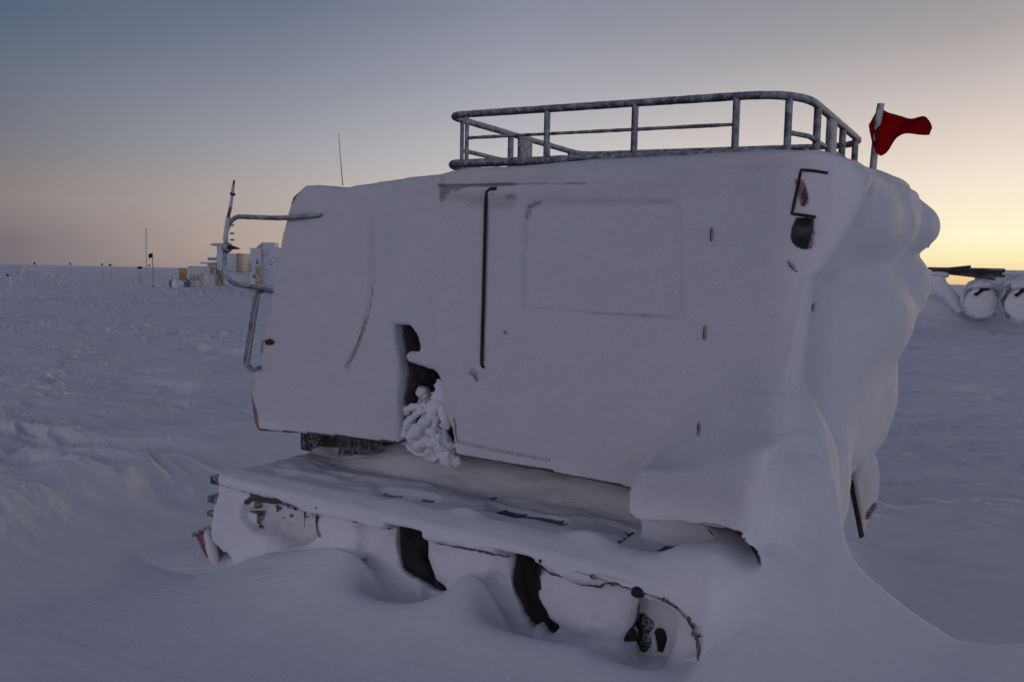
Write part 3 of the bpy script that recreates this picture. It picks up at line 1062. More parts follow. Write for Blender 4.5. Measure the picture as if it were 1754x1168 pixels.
lp = loop(zat)
MB().tube(lp, rime_r(len(lp), .0175, 3, .05), 12, closed=True).build('top_rail', MAT['rail'], rack)
lp = loop(bat, yo=.01)
MB().tube(lp, rime_r(len(lp), .0215, 4, .06), 12, closed=True).build('base_rail', MAT['rail'], rack)
post_px = [800, 937, 1087, 1260]
def xof(px, Y=RY0, py=220):
    return P(px, py, Y)[0]
posts = [(xof(p), RY0, .011 if i in (0,) else .0155) for i, p in enumerate(post_px)]
posts += [(xf + .004, RY0 + .13, .011), (xr - .065, RY0 + .065, .0155)]
ry = [RY0 + .30, RY0 + .86, RY0 + 1.2]
posts += [(xr, yy, .0165) for yy in ry]
posts += [(xf, yy, .018) for yy in (RY0 + .62, RY0 + 1.05, RY1 - .15)]
posts += [(xof(p), RY1, .018) for p in (937, 1087, 1240)]
for (px_, py_, r_) in posts:
    MB().tube(dense([(px_, py_, bat(px_)), (px_, py_, zat(px_) - .005)], .03), r_, 10).build('post', MAT['rail'], rack)
mid = lambda xx: bat(xx) + (zat(xx) - bat(xx)) * .52
pts = dense([(xof(800), RY0, mid(xof(800))), (xof(1258), RY0, mid(xof(1258)))], .03)
MB().tube(pts, rime_r(len(pts), .008, 6), 8).build('mid_rail', MAT['rail'], rack)
pts = dense([(xf + .004, RY0 + .13, mid(xf) - .04), (xf, RY1 - .1, mid(xf) - .04)], .03)
MB().tube(pts, .012, 8).build('mid_rail', MAT['rail'], rack)
pts = dense([(xr - .065, RY0 + .065, mid(xr) - .03), (xr - .01, RY0 + .2, mid(xr) - .03), (xr, RY1 - .28, mid(xr) - .03)], .03)
MB().tube(pts, .011, 8).build('mid_rail', MAT['rail'], rack)
# flat plates on the front and rear rails
for xx, yy in ((xf, RY0 + .78), (xr, RY0 + .60)):
    MB().box((xx - .012, yy - .07, bat(xx)), (xx + .012, yy + .07, zat(xx)), bev=.006).build('bracket', MAT['rail'], rack)

# door furniture
sp = [HP(a, b, .004) for a, b in ((850, 323), (840, 324), (834, 329), (832, 345))] + [HP(832 - 7 * k / 12, 345 + 275 * k / 12, .003) for k in range(1, 13)] + [HP(826, 626, .004), HP(829, 630, .002)]
MB().tube(dense(sp, .03), .0085, 8).build('door_seal', MAT['black'], dr)
for px_, py_, m in ((1207, 570, 'redtrim'), (1197, 735, 'redtrim'), (1219, 402, 'frostmetal')):
    a, b = HP(px_, py_ - 12, .006), HP(px_ - 1, py_ + 12, .006)
    q_ = dense([a, b], .01); rr_ = [.0065] * len(q_); rr_[0] = rr_[-1] = .003
    MB().tube(q_, rr_, 8).build('hinge', MAT[m], dr)
MB().lathe([(0, -.02), (.014, -.018), (.017, 0), (.017, .03)], HP(811, 637, .008), (0, 1, 0), 14).build('door_lock', MAT['frostmetal'], veh)
MB().tube([HP(811, 642, .012), HP(818, 653, .006)], [.006, .004], 8).build('lock_lever', MAT['redtrim'], veh)
MB().lathe([(0, -.01), (.008, -.009), (.010, 0), (.010, .02)], HP(866, 569, .004), (0, 1, 0), 10).build('handle', MAT['frostmetal'], dr)

# framed vent and lamp on the rear pillar
fr = MB()
fr.tube(dense([HP(1418, 297, .000), HP(1395, 293, .003), HP(1372, 291, .006), HP(1364, 330, .006), HP(1356, 366, .006), HP(1376, 369, .006), HP(1397, 372, .003)], .02), [.006] * len(dense([HP(1418, 297, .000), HP(1395, 293, .003), HP(1372, 291, .006), HP(1364, 330, .006), HP(1356, 366, .006), HP(1376, 369, .006), HP(1397, 372, .003)], .02)), 8)
fr.build('pillar_frame', MAT['black'], veh)
lam = [(1364, 373), (1380, 373), (1394, 375), (1393, 395), (1390, 412), (1384, 427), (1374, 427), (1364, 423), (1357, 416), (1354, 406), (1356, 390)]
lamm = MB(); nL = len(lam)
fl0 = [HP(a, b, .004) for a, b in lam]; fl1 = [HP(1374 + (a - 1374) * .8, 400 + (b - 400) * .86, .020) for a, b in lam]; fl2_ = [p + np.array([0, .05, 0]) for p in fl0]
vv = fl0 + fl1 + [HP(1374, 400, .026)] + fl2_
ff = []
for k in range(nL):
    k2 = (k + 1) % nL
    ff += [(k, k2, nL + k2, nL + k), (nL + k, nL + k2, 2 * nL), (k2, k, 2 * nL + 1 + k, 2 * nL + 1 + k2)]
lamp = lamm.add(vv, ff).build('side_lamp', MAT['lamp'], veh, angle=60)
MB().prism([HP(1390, 395, .012), HP(1395, 397, .012), HP(1389, 424, .012), HP(1384, 426, .012)], (0, 0, 0), (0, .04, 0)).build('lamp_rim', MAT['redtrim'], veh)
MB().prism([HP(1372, 334, .002), HP(1379, 318, .002), HP(1384, 340, .002), HP(1378, 355, .002), HP(1371, 352, .002), HP(1375, 345, .002)], (0, 0, 0), (0, .03, 0)).build('vent_slot', MAT['lens'], veh)
MB().tube([HP(1349, 447, .0), HP(1357, 456, .004), HP(1366, 466, .0)], [.003, .009, .003], 8).build('pillar_catch', MAT['frostmetal'], veh)

# front reflector and edge strip
MB().prism([HP(453, 583, .01), HP(462, 580, .01), HP(470, 585, .01), HP(466, 591, .01), HP(455, 591, .01)], (0, 0, 0), (0, .04, 0)).build('side_reflector', MAT['lens'], veh)
MB().tube(dense([HP(450, 583, .004), HP(447, 605, .004)], .02), .006, 8).build('corner_bolt', MAT['frostmetal'], veh)
# bent red seam of the cab door standing proud of the rime
cs = [HP(a, b, .001) for a, b in ((630, 530), (626, 548), (619, 570), (611, 592), (601, 614), (592, 628))]
MB().tube(cs, [.001, .003, .004, .004, .003, .001], 6).build('door_seam', MAT['redtrim'], veh)

# tubular mirror bracket in front of the cab
mb = arc_path([P(605, 366, .05), P(535, 370, .0), P(480, 374, -.03), P(402, 371, -.03), P(388, 390, -.03), P(384, 470, -.03), P(402, 488, -.03), P(440, 492, -.02), P(470, 500, .03)], .09, 8)
mb = dense(mb, .03)
MB().tube(mb, rime_r(len(mb), .014, 9, .08), 12).build('mirror_bracket', MAT['frostmetal'], veh)
lo2 = arc_path([P(468, 500, .0), P(452, 494, -.06), P(439, 498, -.06), P(419, 622, -.06), P(432, 636, -.05), P(446, 628, .0)], .05, 6)
MB().tube(dense(lo2, .03), .011, 10).build('grab_handle', MAT['loop'], veh)
lo3 = arc_path([P(455, 500, -.04), P(445, 500, -.045), P(426, 622, -.045), P(434, 632, -.04)], .05, 6)
MB().tube(dense(lo3, .03), .006, 8).build('grab_handle', MAT['loop'], veh)
# striped marker stick strapped to the bracket
st = empty('marker_stick', P(384, 415, -.045)); st.parent = veh; st.matrix_parent_inverse = ROOTINV[veh.name]
def stk(a, b, r, m, nm):
    pa, pb = P(*a, -.05), P(*b, -.05)
    MB().tube(dense([pa, pb], .03), r, 10).build(nm, MAT[m], st)
stk((385, 412), (391, 372), .014, 'white', 'stick_sleeve')
stk((391, 372), (395, 354), .010, 'red', 'stick_band')
stk((395, 354), (398, 332), .010, 'white', 'stick_shaft')
stk((398, 334), (399, 331), .016, 'black', 'stick_collar')
stk((398, 331), (400, 317), .009, 'pole', 'stick_tip')
stk((400, 317), (401, 309), .006, 'black', 'stick_cap')
MB().blob(P(389, 424, -.03), (.035, .035, .035), 4, .15).build('bracket_clamp', MAT['frostmetal'], veh)
MB().tube([P(392, 424, -.06), P(398, 424, -.06), P(410, 426, -.06)], [.014, .012, .004], 8).build('clamp_screw', MAT['black'], veh)
for py_ in (386, 400, 411):
    MB().tube([P(395, py_, -.05), P(400, py_, -.05)], .006, 6).build('strap_stud', MAT['redtrim'], veh)

# whip aerial on the roof
MB().tube([P(587, 318, .35), P(583, 270, .35), P(580, 228, .35)], [.0028, .002, .0014], 6).build('whip_aerial', MAT['black'], veh)

# undercarriage seen below the cab
MB().box((-3.55, .40, .45), (-1.2, 1.35, .97), bev=.04).build('chassis', MAT['dark'], veh)
gb = P(512, 742, .35)
MB().box((gb[0], .36, .78), (gb[0] + .62, .46, 1.0), bev=.01).build('side_box', MAT['dark'], veh)
g = MB()
ga, gb2 = P(582, 750, .30), P(652, 765, .30)
for k in range(9):
    xx = ga[0] + (gb2[0] - ga[0]) * k / 8
    g.box((xx - .006, .29, .80), (xx + .006, .31, .96))
for zz in (.84, .88, .92):
    g.box((ga[0] - .01, .30, zz - .005), (gb2[0] + .01, .312, zz + .005))
g.build('radiator_grille', MAT['blackfrost'], veh)

# engine parts and frozen hoses in the opening
eng = empty('engine', P(725, 720, .15)); eng.parent = veh; eng.matrix_parent_inverse = ROOTINV[veh.name]
rs = np.random.default_rng(5)
lump_ = MB()
for (px_, py_, Y, rx_, ry_, rz_) in [(700, 715, .12, .06, .06, .07), (715, 745, .10, .085, .07, .06), (745, 725, .10, .07, .06, .08), (760, 760, .06, .06, .06, .07),
                                     (725, 760, .10, .10, .06, .05), (755, 700, .12, .05, .05, .07), (735, 690, .16, .06, .05, .05), (770, 783, .05, .055, .05, .045), (695, 745, .12, .05, .05, .05),
                                     (748, 778, .08, .08, .06, .05)]:
    lump_.blob(P(px_, py_, Y), (rx_, ry_, rz_), int(px_ + py_), .35, 16)
lump_.crumble(.016, 26).build('engine_block', MAT['packed'], eng)
hoses = [[(690, 742, .06), (700, 722, .03), (718, 705, .04), (738, 700, .06)], [(700, 750, .05), (722, 728, .02), (742, 705, .05), (752, 662, .08)],
         [(752, 648, .05), (757, 672, .03), (758, 700, .05), (768, 735, .04)], [(728, 660, .12), (724, 672, .11), (733, 682, .12)],
         [(694, 705, .06), (712, 695, .05), (735, 698, .07), (750, 720, .05)], [(712, 765, .04), (735, 755, .01), (752, 762, .02), (772, 778, .04)],
         [(735, 735, .03), (745, 748, .01), (756, 770, .02)]]
for i, h in enumerate(hoses):
    pts = dense(arc_path([P(*q) for q in h], .08, 5), .010)
    MB().tube(pts, rime_r(len(pts), [.024, .030, .028, .034, .022, .026, .022][i], 20 + i, .45, True), 14).crumble(.011, 34, i).build('hose', MAT['packed'], eng)
pts = dense(arc_path([P(698, 764, .0), P(712, 778, -.02), P(728, 780, -.02), P(738, 768, .0)], .05, 5), .01)
MB().tube(pts, .008, 8).build('hose', MAT['packed'], eng)

# running gear details
blk_ = [((425, 850), (441, 867)), ((429, 874), (446, 894))]
for (a, b) in blk_:
    yb = HP(447, 884)[1] - .01; p, q = P(*a, yb), P(*b, yb)
    MB().box((p[0], yb - .03, q[2]), (q[0], yb + .04, p[2]), bev=.004).build('sprocket_block', MAT['packed'], tr)
    MB().box((p[0] - .006, yb - .018, q[2] - .008), (q[0] + .014, yb + .04, p[2] + .006), bev=.004).build('sprocket_plate', MAT['dark'], tr)
for px_, py_, r_ in ((478, 868, .022), (487, 862, .025), (497, 866, .024), (505, 870, .02), (500, 883, .014), (476, 874, .009), (486, 886, .009), (447, 902, .02)):
    c = HP(px_, py_, .0)
    MB().blob((c[0], c[1], c[2]), (r_ * .9, .012, r_ * .6), int(px_), .5, 10).build('sprocket_hole', MAT['dark'], tr)
MB().tube([HP(521, 867, .0), HP(523, 885, .001), HP(521, 903, .0)], [.004, .006, .002], 8).build('wheel_edge', MAT['dark'], tr)
MB().tube([HP(542, 868, .0), HP(543, 890, .002), HP(545, 908, .0), HP(549, 918, .0)], [.006, .009, .010, .012], 8).build('wheel_edge', MAT['dark'], tr)
# cleats on the leading run of the belt
for (a, b) in (((360, 825), (378, 820)), ((355, 857), (364, 852)), ((354, 880), (362, 878))):
    p, q = P(*a, -.36), P(*b, -.36)
    MB().box((min(p[0], q[0]), -.36, min(p[2], q[2]) - .01), (max(p[0], q[0]) + .02, -.12, max(p[2], q[2]) + .004), bev=.004).build('cleat', MAT['blackfrost'], tr)
# rubber belt where it shows along the rear of the run
bpx = arc_path([(985, 978, 0), (1010, 985, 0), (1080, 1008, 0), (1150, 1031, 0), (1184, 1062, 0), (1197, 1105, 0), (1196, 1132, 0)], 60, 8)
bl = [HP(p[0], p[1], .002) for p in dense(bpx, 5)]
bl = [p for i, p in enumerate(bl) if i == 0 or np.linalg.norm(p - bl[i - 1]) < .12]
w_ = np.linspace(0, 1, len(bl))
rr_ = .0018 + .0052 * ss(.0, .8, w_) * (.6 + .8 * n2(np.arange(len(bl)) * .6, np.zeros(len(bl)), 77))
rr_[0] = rr_[-1] = .001
MB().tube(bl, list(rr_), 8).build('belt', MAT['blackfrost'], tr)
for px_, py_ in ((1016, 987), (1050, 998), (1095, 1012), (1140, 1027), (1178, 1056), (1192, 1086)):
    c = HP(px_, py_, .0)
    MB().blob((c[0], c[1], c[2]), (.016, .012, .008), int(px_), .6, 8).build('belt_stud', MAT['blackfrost'], tr)
lp_ = [HP(a, b, .003) for a, b in ((1200, 895), (1228, 898), (1245, 903), (1262, 911), (1276, 922), (1288, 935), (1297, 949), (1303, 966))]
MB().tube(dense(lp_, .015), [.0018 + .0055 * ss(.2, .9, k / max(1, len(dense(lp_, .015)) - 1)) for k in range(len(dense(lp_, .015)))], 8).build('mudguard_edge', MAT['blackfrost'], veh)
# hub and dark pockets in the rear recess
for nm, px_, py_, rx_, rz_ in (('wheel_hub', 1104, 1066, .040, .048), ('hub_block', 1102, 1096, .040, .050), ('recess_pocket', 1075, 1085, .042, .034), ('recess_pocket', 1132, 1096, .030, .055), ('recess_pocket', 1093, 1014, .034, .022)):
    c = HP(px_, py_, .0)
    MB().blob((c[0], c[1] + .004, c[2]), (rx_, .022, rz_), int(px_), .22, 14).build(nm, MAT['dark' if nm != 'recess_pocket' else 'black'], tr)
for (a, b) in (((1088, 1082), (1084, 1104)), ((1119, 1085), (1122, 1112))):
    p, q = HP(*a, .015), HP(*b, .02)
    MB().tube(dense([p, q], .01), .012, 8).build('recess_icicle', MAT['packed'], tr)
# rims of the road wheels
for px_, py_, r_, y_ in ((800, 985, .20, -.27), (1008, 1040, .20, -.27)):
    MB().lathe([(r_ * .97, -.012), (r_, -.006), (r_, .16), (r_ * .8, .16)], P(px_, py_, y_), (0, 1, 0), 48).build('road_wheel', MAT['dark'], tr)
MB().tube(dense([HP(926, 958, .0), HP(923, 985, .0), HP(926, 1010, .0)], .02), .008, 8).build('wheel_edge', MAT['black'], tr)

# red blade corner in front of the track
MB().prism([P(334, 915, -.30), P(357, 904, -.30), P(366, 920, -.30), P(383, 978, -.30), P(376, 990, -.30), P(362, 972, -.30)], (0, 0, 0), (0, .05, 0)).build('plough_arm', MAT['red'], veh)
MB().blob(P(363, 938, -.34), (.03, .03, .12), 12, .2, rot=Matrix.Rotation(math.radians(-22), 3, 'Y')).build('arm_snow', MAT['packed'], veh)
MB().tube(dense([P(331, 916, -.31), P(357, 903, -.31)], .02), .012, 8).build('plough_edge', MAT['frostmetal'], veh)

# rear: a rod end and the hanging flap edge
MB().tube([P(1586, 424, 1.5), P(1589, 412, 1.5), P(1591, 402, 1.5)], [.014, .022, .018], 8).build('rear_catch', MAT['frostmetal'], veh)
FLP = [(1456, 822), (1461, 790), (1474, 762), (1496, 764), (1508, 798), (1507, 836), (1503, 868), (1489, 888), (1482, 908), (1476, 921), (1469, 893), (1462, 855)]
fm = MB(); ctr = P(1481, 838, .96)
nF = len(FLP); ring = [P(a, b, 1.0) for a, b in FLP]; ring2 = [P(a * .6 + 1481 * .4, b * .6 + 838 * .4, .95) for a, b in FLP]; back = [P(a, b, 1.08) for a, b in FLP]
vv = ring + ring2 + [ctr] + back; ff = []
for k in range(nF):
    k2 = (k + 1) % nF
    ff += [(k, k2, nF + k2, nF + k), (nF + k, nF + k2, 2 * nF), (k, 2 * nF + 1 + k, 2 * nF + 1 + k2, k2)]
ff.append(tuple(2 * nF + 1 + k for k in range(nF)))
fo = fm.add(vv, ff).build('mud_flap', MAT['packed'], veh, angle=180)
fs_ = fo.modifiers.new('sub', 'SUBSURF'); fs_.levels = 2; fs_.render_levels = 2
MB().prism([P(1452, 822, .95), P(1456, 826, .95), P(1475, 920, .95), P(1472, 922, .95)], (0, 0, 0), (.01, .03, 0)).build('flap_edge', MAT['black'], veh)
MB().prism([P(1484, 878, .96), P(1497, 862, .97), P(1497, 868, .97), P(1484, 890, .96)], (0, 0, 0), (.01, .03, 0)).build('flap_tear', MAT['redtrim'], veh)
MB().tube(dense([P(1396, 520, -.0), P(1391, 533, .0)], .01), .008, 6).build('corner_bolt', MAT['frostmetal'], veh)

# ------------------------------------------------------------------ the red flag stuck in the rear snow
FY = .75
fb = P(1497, 300, FY)
flag = empty('marker_flag', fb)
tag(flag, 'red translucent flag on a tilted pole, stuck behind the roof rack', 'flag')
MB().tube(dense([P(1493, 312, FY), P(1500, 240, FY), P(1505, 200, FY), P(1509, 178, FY)], .03), .016, 10).build('pole', MAT['pole'], flag)
# cloth: a twisted strip
top = [(1508, 176, -.03), (1512, 190, -.03), (1535, 196, .0), (1560, 205, .07), (1578, 199, .02), (1588, 198, 0)]
low = [(1488, 212, -.05), (1492, 248, -.05), (1520, 262, .02), (1534, 228, .06), (1566, 230, .03), (1594, 234, 0)]
outline_top = [(1489, 213), (1508, 177), (1513, 192), (1530, 196), (1548, 201), (1560, 205), (1572, 201), (1584, 197), (1592, 206), (1596, 220)]
outline_low = [(1489, 215), (1491, 240), (1503, 268), (1512, 268), (1522, 258), (1530, 240), (1541, 230), (1556, 228), (1575, 232), (1592, 232)]
v = []; f = []; n = len(outline_top); m = 9
for i in range(n):
    for k in range(m + 1):
        t = k / m
        px_ = outline_top[i][0] * (1 - t) + outline_low[i][0] * t; py_ = outline_top[i][1] * (1 - t) + outline_low[i][1] * t
        yo = .05 * math.sin(i * .9 + t * 3.2) + .03 * math.sin(t * 7 + i)
        v.append(P(px_, py_, FY + yo))
for i in range(n - 1):
    for k in range(m):
        a = i * (m + 1) + k
        f.append((a, a + 1, a + m + 2, a + m + 1))
fl2 = MB().add(v, f).build('cloth', MAT['redflag'], flag, angle=180)
sd_ = fl2.modifiers.new('sub', 'SUBSURF'); sd_.levels = 1; sd_.render_levels = 1
so_ = fl2.modifiers.new('thick', 'SOLIDIFY'); so_.thickness = .003

# ------------------------------------------------------------------ terrain: one sheet to the horizon
fov = math.degrees(math.atan(W0 / 2 / FPX))
aview = math.degrees(math.atan2(F0[1], F0[0]))
dense_a = np.linspace(aview - fov - 6, aview + fov + 6, 1050)
coarse = np.linspace(aview + fov + 6, aview - fov - 6 + 360, 70)[1:-1]
ANG = np.radians(np.concatenate([dense_a, coarse]))
RAD = np.concatenate([np.geomspace(.4, 2.2, 40)[:-1], np.geomspace(2.2, 60, 520)[:-1], np.geomspace(60, 9000, 170)])
AA, RR = np.meshgrid(ANG, RAD, indexing='ij')
TX = CAM[0] + RR * np.cos(AA); TY = CAM[1] + RR * np.sin(AA)
TZ = height(TX, TY)
ins_d = np.minimum(np.minimum(TX - GLO[0], gx[-1] - TX), np.minimum(TY - GLO[1], gy[-1] - TY))
TZ = TZ - .05 * ss(.0, .12, ins_d)
na, nr = TX.shape
idx = np.arange(na * nr).reshape(na, nr)
i2 = np.vstack([idx, idx[:1]])
q = np.stack([i2[:-1, :-1], i2[:-1, 1:], i2[1:, 1:], i2[1:, :-1]], -1).reshape(-1, 4)[:, ::-1]
keep = ins_d.ravel()[q].min(1) < .2
q = q[keep]
tv = np.stack([TX, TY, TZ], -1).reshape(-1, 3)
me = bpy.data.meshes.new('snow_ground')
u, inv = np.unique(q, return_inverse=True); inv = inv.reshape(q.shape)
me.vertices.add(len(u)); me.vertices.foreach_set('co', tv[u].astype(np.float32).ravel())
me.loops.add(inv.size); me.loops.foreach_set('vertex_index', inv.astype(np.int32).ravel())
me.polygons.add(len(q)); me.polygons.foreach_set('loop_start', np.arange(0, inv.size, 4, dtype=np.int32))
me.polygons.foreach_set('use_smooth', np.ones(len(q), bool))
me.update(calc_edges=True); me.validate()
at_ = me.attributes.new('rough', 'FLOAT', 'POINT'); at_.data.foreach_set('value', rough_of(tv[u, 0], tv[u, 1]).astype(np.float32))
me.materials.append(MAT['snow'])
g_ = link('snow_ground', me); g_['kind'] = 'structure'
print('terrain', len(u), round(time.time() - T0, 1))


def gz_at(x, y):
    return float(height(np.array([x]), np.array([y]))[0])


# ------------------------------------------------------------------ far things
RV = Vector(R0); FV = Vector((-math.sin(YAW), math.cos(YAW), 0))
VIEWROT = np.array([[R0[0], FV[0], 0], [R0[1], FV[1], 0], [0, 0, 1.]])


class Far:
    """builds in metres on a frame facing the camera: a = across (px), b = away (m), c = up (py)"""
    def __init__(s, depth):
        s.d = depth

    def pt(s, px, py, b=0.0):
        p = PD(px, py, s.d)
        return p + np.array(FV) * b

    def box(s, mb, px0, py0, px1, py1, b0, b1, bev=.03):
        c = (s.pt(px0, py0) + s.pt(px1, py1)) / 2 + np.array(FV) * ((b0 + b1) / 2)
        w = abs(px1 - px0) / FPX * s.d / 2; h = abs(py1 - py0) / FPX * s.d / 2
        hl = np.array([w, abs(b1 - b0) / 2, h])
        return mb.box(c - hl, c + hl, VIEWROT, bev) if False else s._box(mb, c, hl, bev)

    def _box(s, mb, c, hl, bev):
        t = MB().box(-hl, hl, VIEWROT, bev)
        return mb.add([np.array(p) + c for p in t.v], t.f)


# yellow crawler machine under snow, left
F = Far(44)
base = F.pt(365, 492)
dz = empty('bulldozer', (base[0], base[1], gz_at(base[0], base[1])))
tag(dz, 'snow-covered yellow bulldozer with a flat-capped exhaust stack, on the mound left of the cab', 'bulldozer')
F.box(MB(), 306, 459, 321, 478, 0, 1.2, .04).build('counterweight', MAT['yellow'], dz)
F.box(MB(), 320, 456, 362, 496, -.1, 1.6, .12).build('hood', MAT['steelfar'], dz)
F.box(MB(), 327, 470, 334, 480, -.16, .05, .02).build('access_panel', MAT['yellowold'], dz)
F.box(MB(), 337, 470, 342, 480, -.16, .05, .02).build('access_panel', MAT['yellowold'], dz)
F.box(MB(), 345, 470, 374, 492, -.35, 1.0, .06).build('engine_cover', MAT['yellowold'], dz)
F.box(MB(), 352, 449, 368, 470, .2, 1.5, .05).build('cowl', MAT['yellowold'], dz)
F.box(MB(), 370, 434, 405, 466, 0, 1.5, .08).build('cab', MAT['steelfar'], dz)
F.box(MB(), 404, 434, 414, 466, .1, 1.5, .05).build('cab_side', MAT['yellowold'], dz)
mb = MB(); pa = F.pt(375, 470, .5)
zt = F.pt(375, 418)[2]
mb.lathe([(.30, 0), (.28, .1), (.26, zt - pa[2] - .1), (.28, zt - pa[2])], pa, (0, 0, 1), 18).build('exhaust_stack', MAT['steelfar'], dz)
mb = MB(); pa = F.pt(370, 419, .5)
mb.lathe([(0, .10), (.3, .09), (.48, .02), (.48, -.03), (.3, -.06), (0, -.06)], pa, (0, 0, 1), 20).build('stack_cap', MAT['steelfar'], dz)
F.box(MB(), 354, 441, 372, 446, .1, .8, .03).build('step', MAT['frostmetal'], dz)
F.box(MB(), 341, 449, 366, 452, .1, 1.0, .03).build('canopy', MAT['steelfar'], dz)
F.box(MB(), 396, 468, 432, 492, -.2, 1.6, .25).build('blade', MAT['steelfar'], dz)
for px_ in (301, 318):
    c = F.pt(px_, 486, -.1)
    MB().lathe([(0, -.25), (.2, -.25), (.26, -.18), (.26, .18), (.2, .25), (0, .25)], c, np.array(FV), 18).build('track_roller', MAT['dark'], dz)
F.box(MB(), 288, 492, 296, 496, -.3, .2, .03).build('tow_hook', MAT['dark'], dz)
MB().blob(F.pt(309, 486, -.25), (.34, .3, .28), 3, .3).build('snow_cap', MAT['packed'], dz)
for a, b, nm in ((347, 466, 'rail'), (371, 462, 'rail'), (380, 480, 'rail')):
    F.box(MB(), a, b, a + 2, b + 24, -.42, -.36, .01).build(nm, MAT['yellowold'], dz)

F = Far(41)
base = F.pt(450, 492)
ct = empty('site_container', (base[0], base[1], gz_at(base[0], base[1])))
tag(ct, 'tall yellow and white box unit caked in snow, just left of the cab door', 'container')
F.box(MB(), 428, 425, 447, 488, 0, 1.2, .04).build('end_wall', MAT['steelfar'], ct)
F.box(MB(), 438, 456, 446, 488, -.05, .03, .01).build('yellow_panel', MAT['yellow'], ct)
F.box(MB(), 446, 424, 486, 489, .15, 1.6, .05).build('wall', MAT['steelfar'], ct)
F.box(MB(), 447, 415, 468, 425, .2, 1.0, .04).build('roof_hatch', MAT['steelfar'], ct)
MB().prism([F.pt(436, 424, .19), F.pt(447, 415, .19), F.pt(447, 424, .19)], (0, 0, 0), tuple(np.array(FV) * .6)).build('hatch_end', MAT['frostmetal'], ct)
F.box(MB(), 425, 449, 430, 466, -.05, .4, .02).build('vent_box', MAT['frostmetal'], ct)
for (a, b) in ((439, 446), (441, 462), (434, 470)):
    F.box(MB(), a, b, a + 3, b + 6, -.07, .02, .01).build('stain_plate', MAT['dark'], ct)

# green flag on bamboo, and the far flag line
def pole_flag(px, top, bot, depth, mat, label, fw, fh, group=None, polemat='bamboo', side=-1, r=.02):
    p0 = PD(px, bot, depth); gzv = gz_at(p0[0], p0[1])
    e = empty('flag_pole', (p0[0], p0[1], gzv))
    tag(e, label, 'flag', group)
    tp = PD(px - (2 if depth < 60 else 0), top, depth)
    MB().tube([(p0[0], p0[1], gzv - .2), (p0[0] * .5 + tp[0] * .5 + .01, p0[1] * .5 + tp[1] * .5, gzv * .5 + tp[2] * .5), tuple(tp)], [r, r * .9, r * .7], 7).build('pole', MAT[polemat], e)
    v = []; f = []
    for i in range(6):
        for k in range(5):
            t = i / 5
            q = tp + R0 * side * fw * t * .92 + np.array([0, 0, -.01 - fh * k / 4 - .35 * fh * t * t * (1 - .3 * k / 4)]) + np.array(FV) * .08 * math.sin(t * 5 + k * .4)
            v.append(q)
    for i in range(5):
        for k in range(4):
            a = i * 5 + k
            f.append((a, a + 1, a + 6, a + 5))
    ob = MB().add(v, f).build('cloth', mat, e, angle=180)
    so = ob.modifiers.new('thick', 'SOLIDIFY'); so.thickness = .01
    return e


pole_flag(263, 433, 513, 45, MAT['greenflag'], 'small dark green flag on a tall bamboo pole left of the bulldozer', .2, .26, r=.028)
pole_flag(60.5, 449, 461, 95, MAT['redflag'], 'tiny red flag far off, nearest the snow mound at the left edge', .22, .22, 'far route flags')
pole_flag(121.5, 450, 463, 105, MAT['redflag'], 'tiny red flag far off, midway between the snow mound and the dark flags', .22, .22, 'far route flags')
pole_flag(176, 451, 464, 100, MAT['darkflag'], 'tiny pale green flag far off, left of the pair of dark flags', .2, .22, 'far route flags')
pole_flag(190.5, 452, 466, 98, MAT['darkflag'], 'tiny dark flag far off with its cloth spread both ways', .3, .22, 'far route flags')
pole_flag(239, 456, 470, 80, MAT['darkflag'], 'left one of two small dark flags close together before the thin mast', .22, .22, 'far route flags')
pole_flag(243, 456, 470, 80, MAT['darkflag'], 'right one of two small dark flags close together before the thin mast', .22, .22, 'far route flags')
pole_flag(257, 453, 464, 105, MAT['redflag'], 'tiny red flag far off, just left of the green flag pole', .22, .22, 'far route flags')

# thin mast far behind
p0 = PD(251, 461, 210)
ma = empty('radio_mast', (p0[0], p0[1], gz_at(p0[0], p0[1])))
tag(ma, 'thin pale lattice mast on the horizon behind the green flag', 'mast')
tp = PD(250.5, 392, 210)
legs = MB()
for k in range(3):
    o3 = np.array([math.cos(k * 2.1) * .14, math.sin(k * 2.1) * .14, 0])
    legs.tube([np.array([p0[0], p0[1], -.2]) + o3, tp + o3 * .8], .045, 6)
legs.build('mast_leg', MAT['steelfar'], ma)
br_ = MB()
hh = tp[2]
for i in range(16):
    za = hh * i / 16; zb = hh * (i + 1) / 16
    for k in range(3):
        a = np.array([p0[0] + math.cos(k * 2.1) * .14, p0[1] + math.sin(k * 2.1) * .14, za]); b = np.array([p0[0] + math.cos((k + 1) * 2.1) * .14, p0[1] + math.sin((k + 1) * 2.1) * .14, zb])
        br_.tube([a, b], .03, 5)
br_.build('mast_brace', MAT['steelfar'], ma)

# drum at the left edge
p0 = PD(13, 465, 62)
dg_ = gz_at(p0[0], p0[1])
drm = empty('fuel_drum', (p0[0], p0[1], dg_))
tag(drm, 'frosted upright drum with a black knob on top, before the mound at the left edge', 'drum')
MB().lathe([(0, -.1), (.24, -.1), (.25, 0), (.265, .2), (.25, .22), (.25, .42), (.265, .44), (.25, .46), (.24, .72), (0, .74)], (p0[0], p0[1], dg_), (0, 0, 1), 22).build('shell', MAT['steelfar'], drm)
MB().blob((p0[0], p0[1], dg_ + .80), (.08, .08, .1), 2, .2).build('cap', MAT['black'], drm)

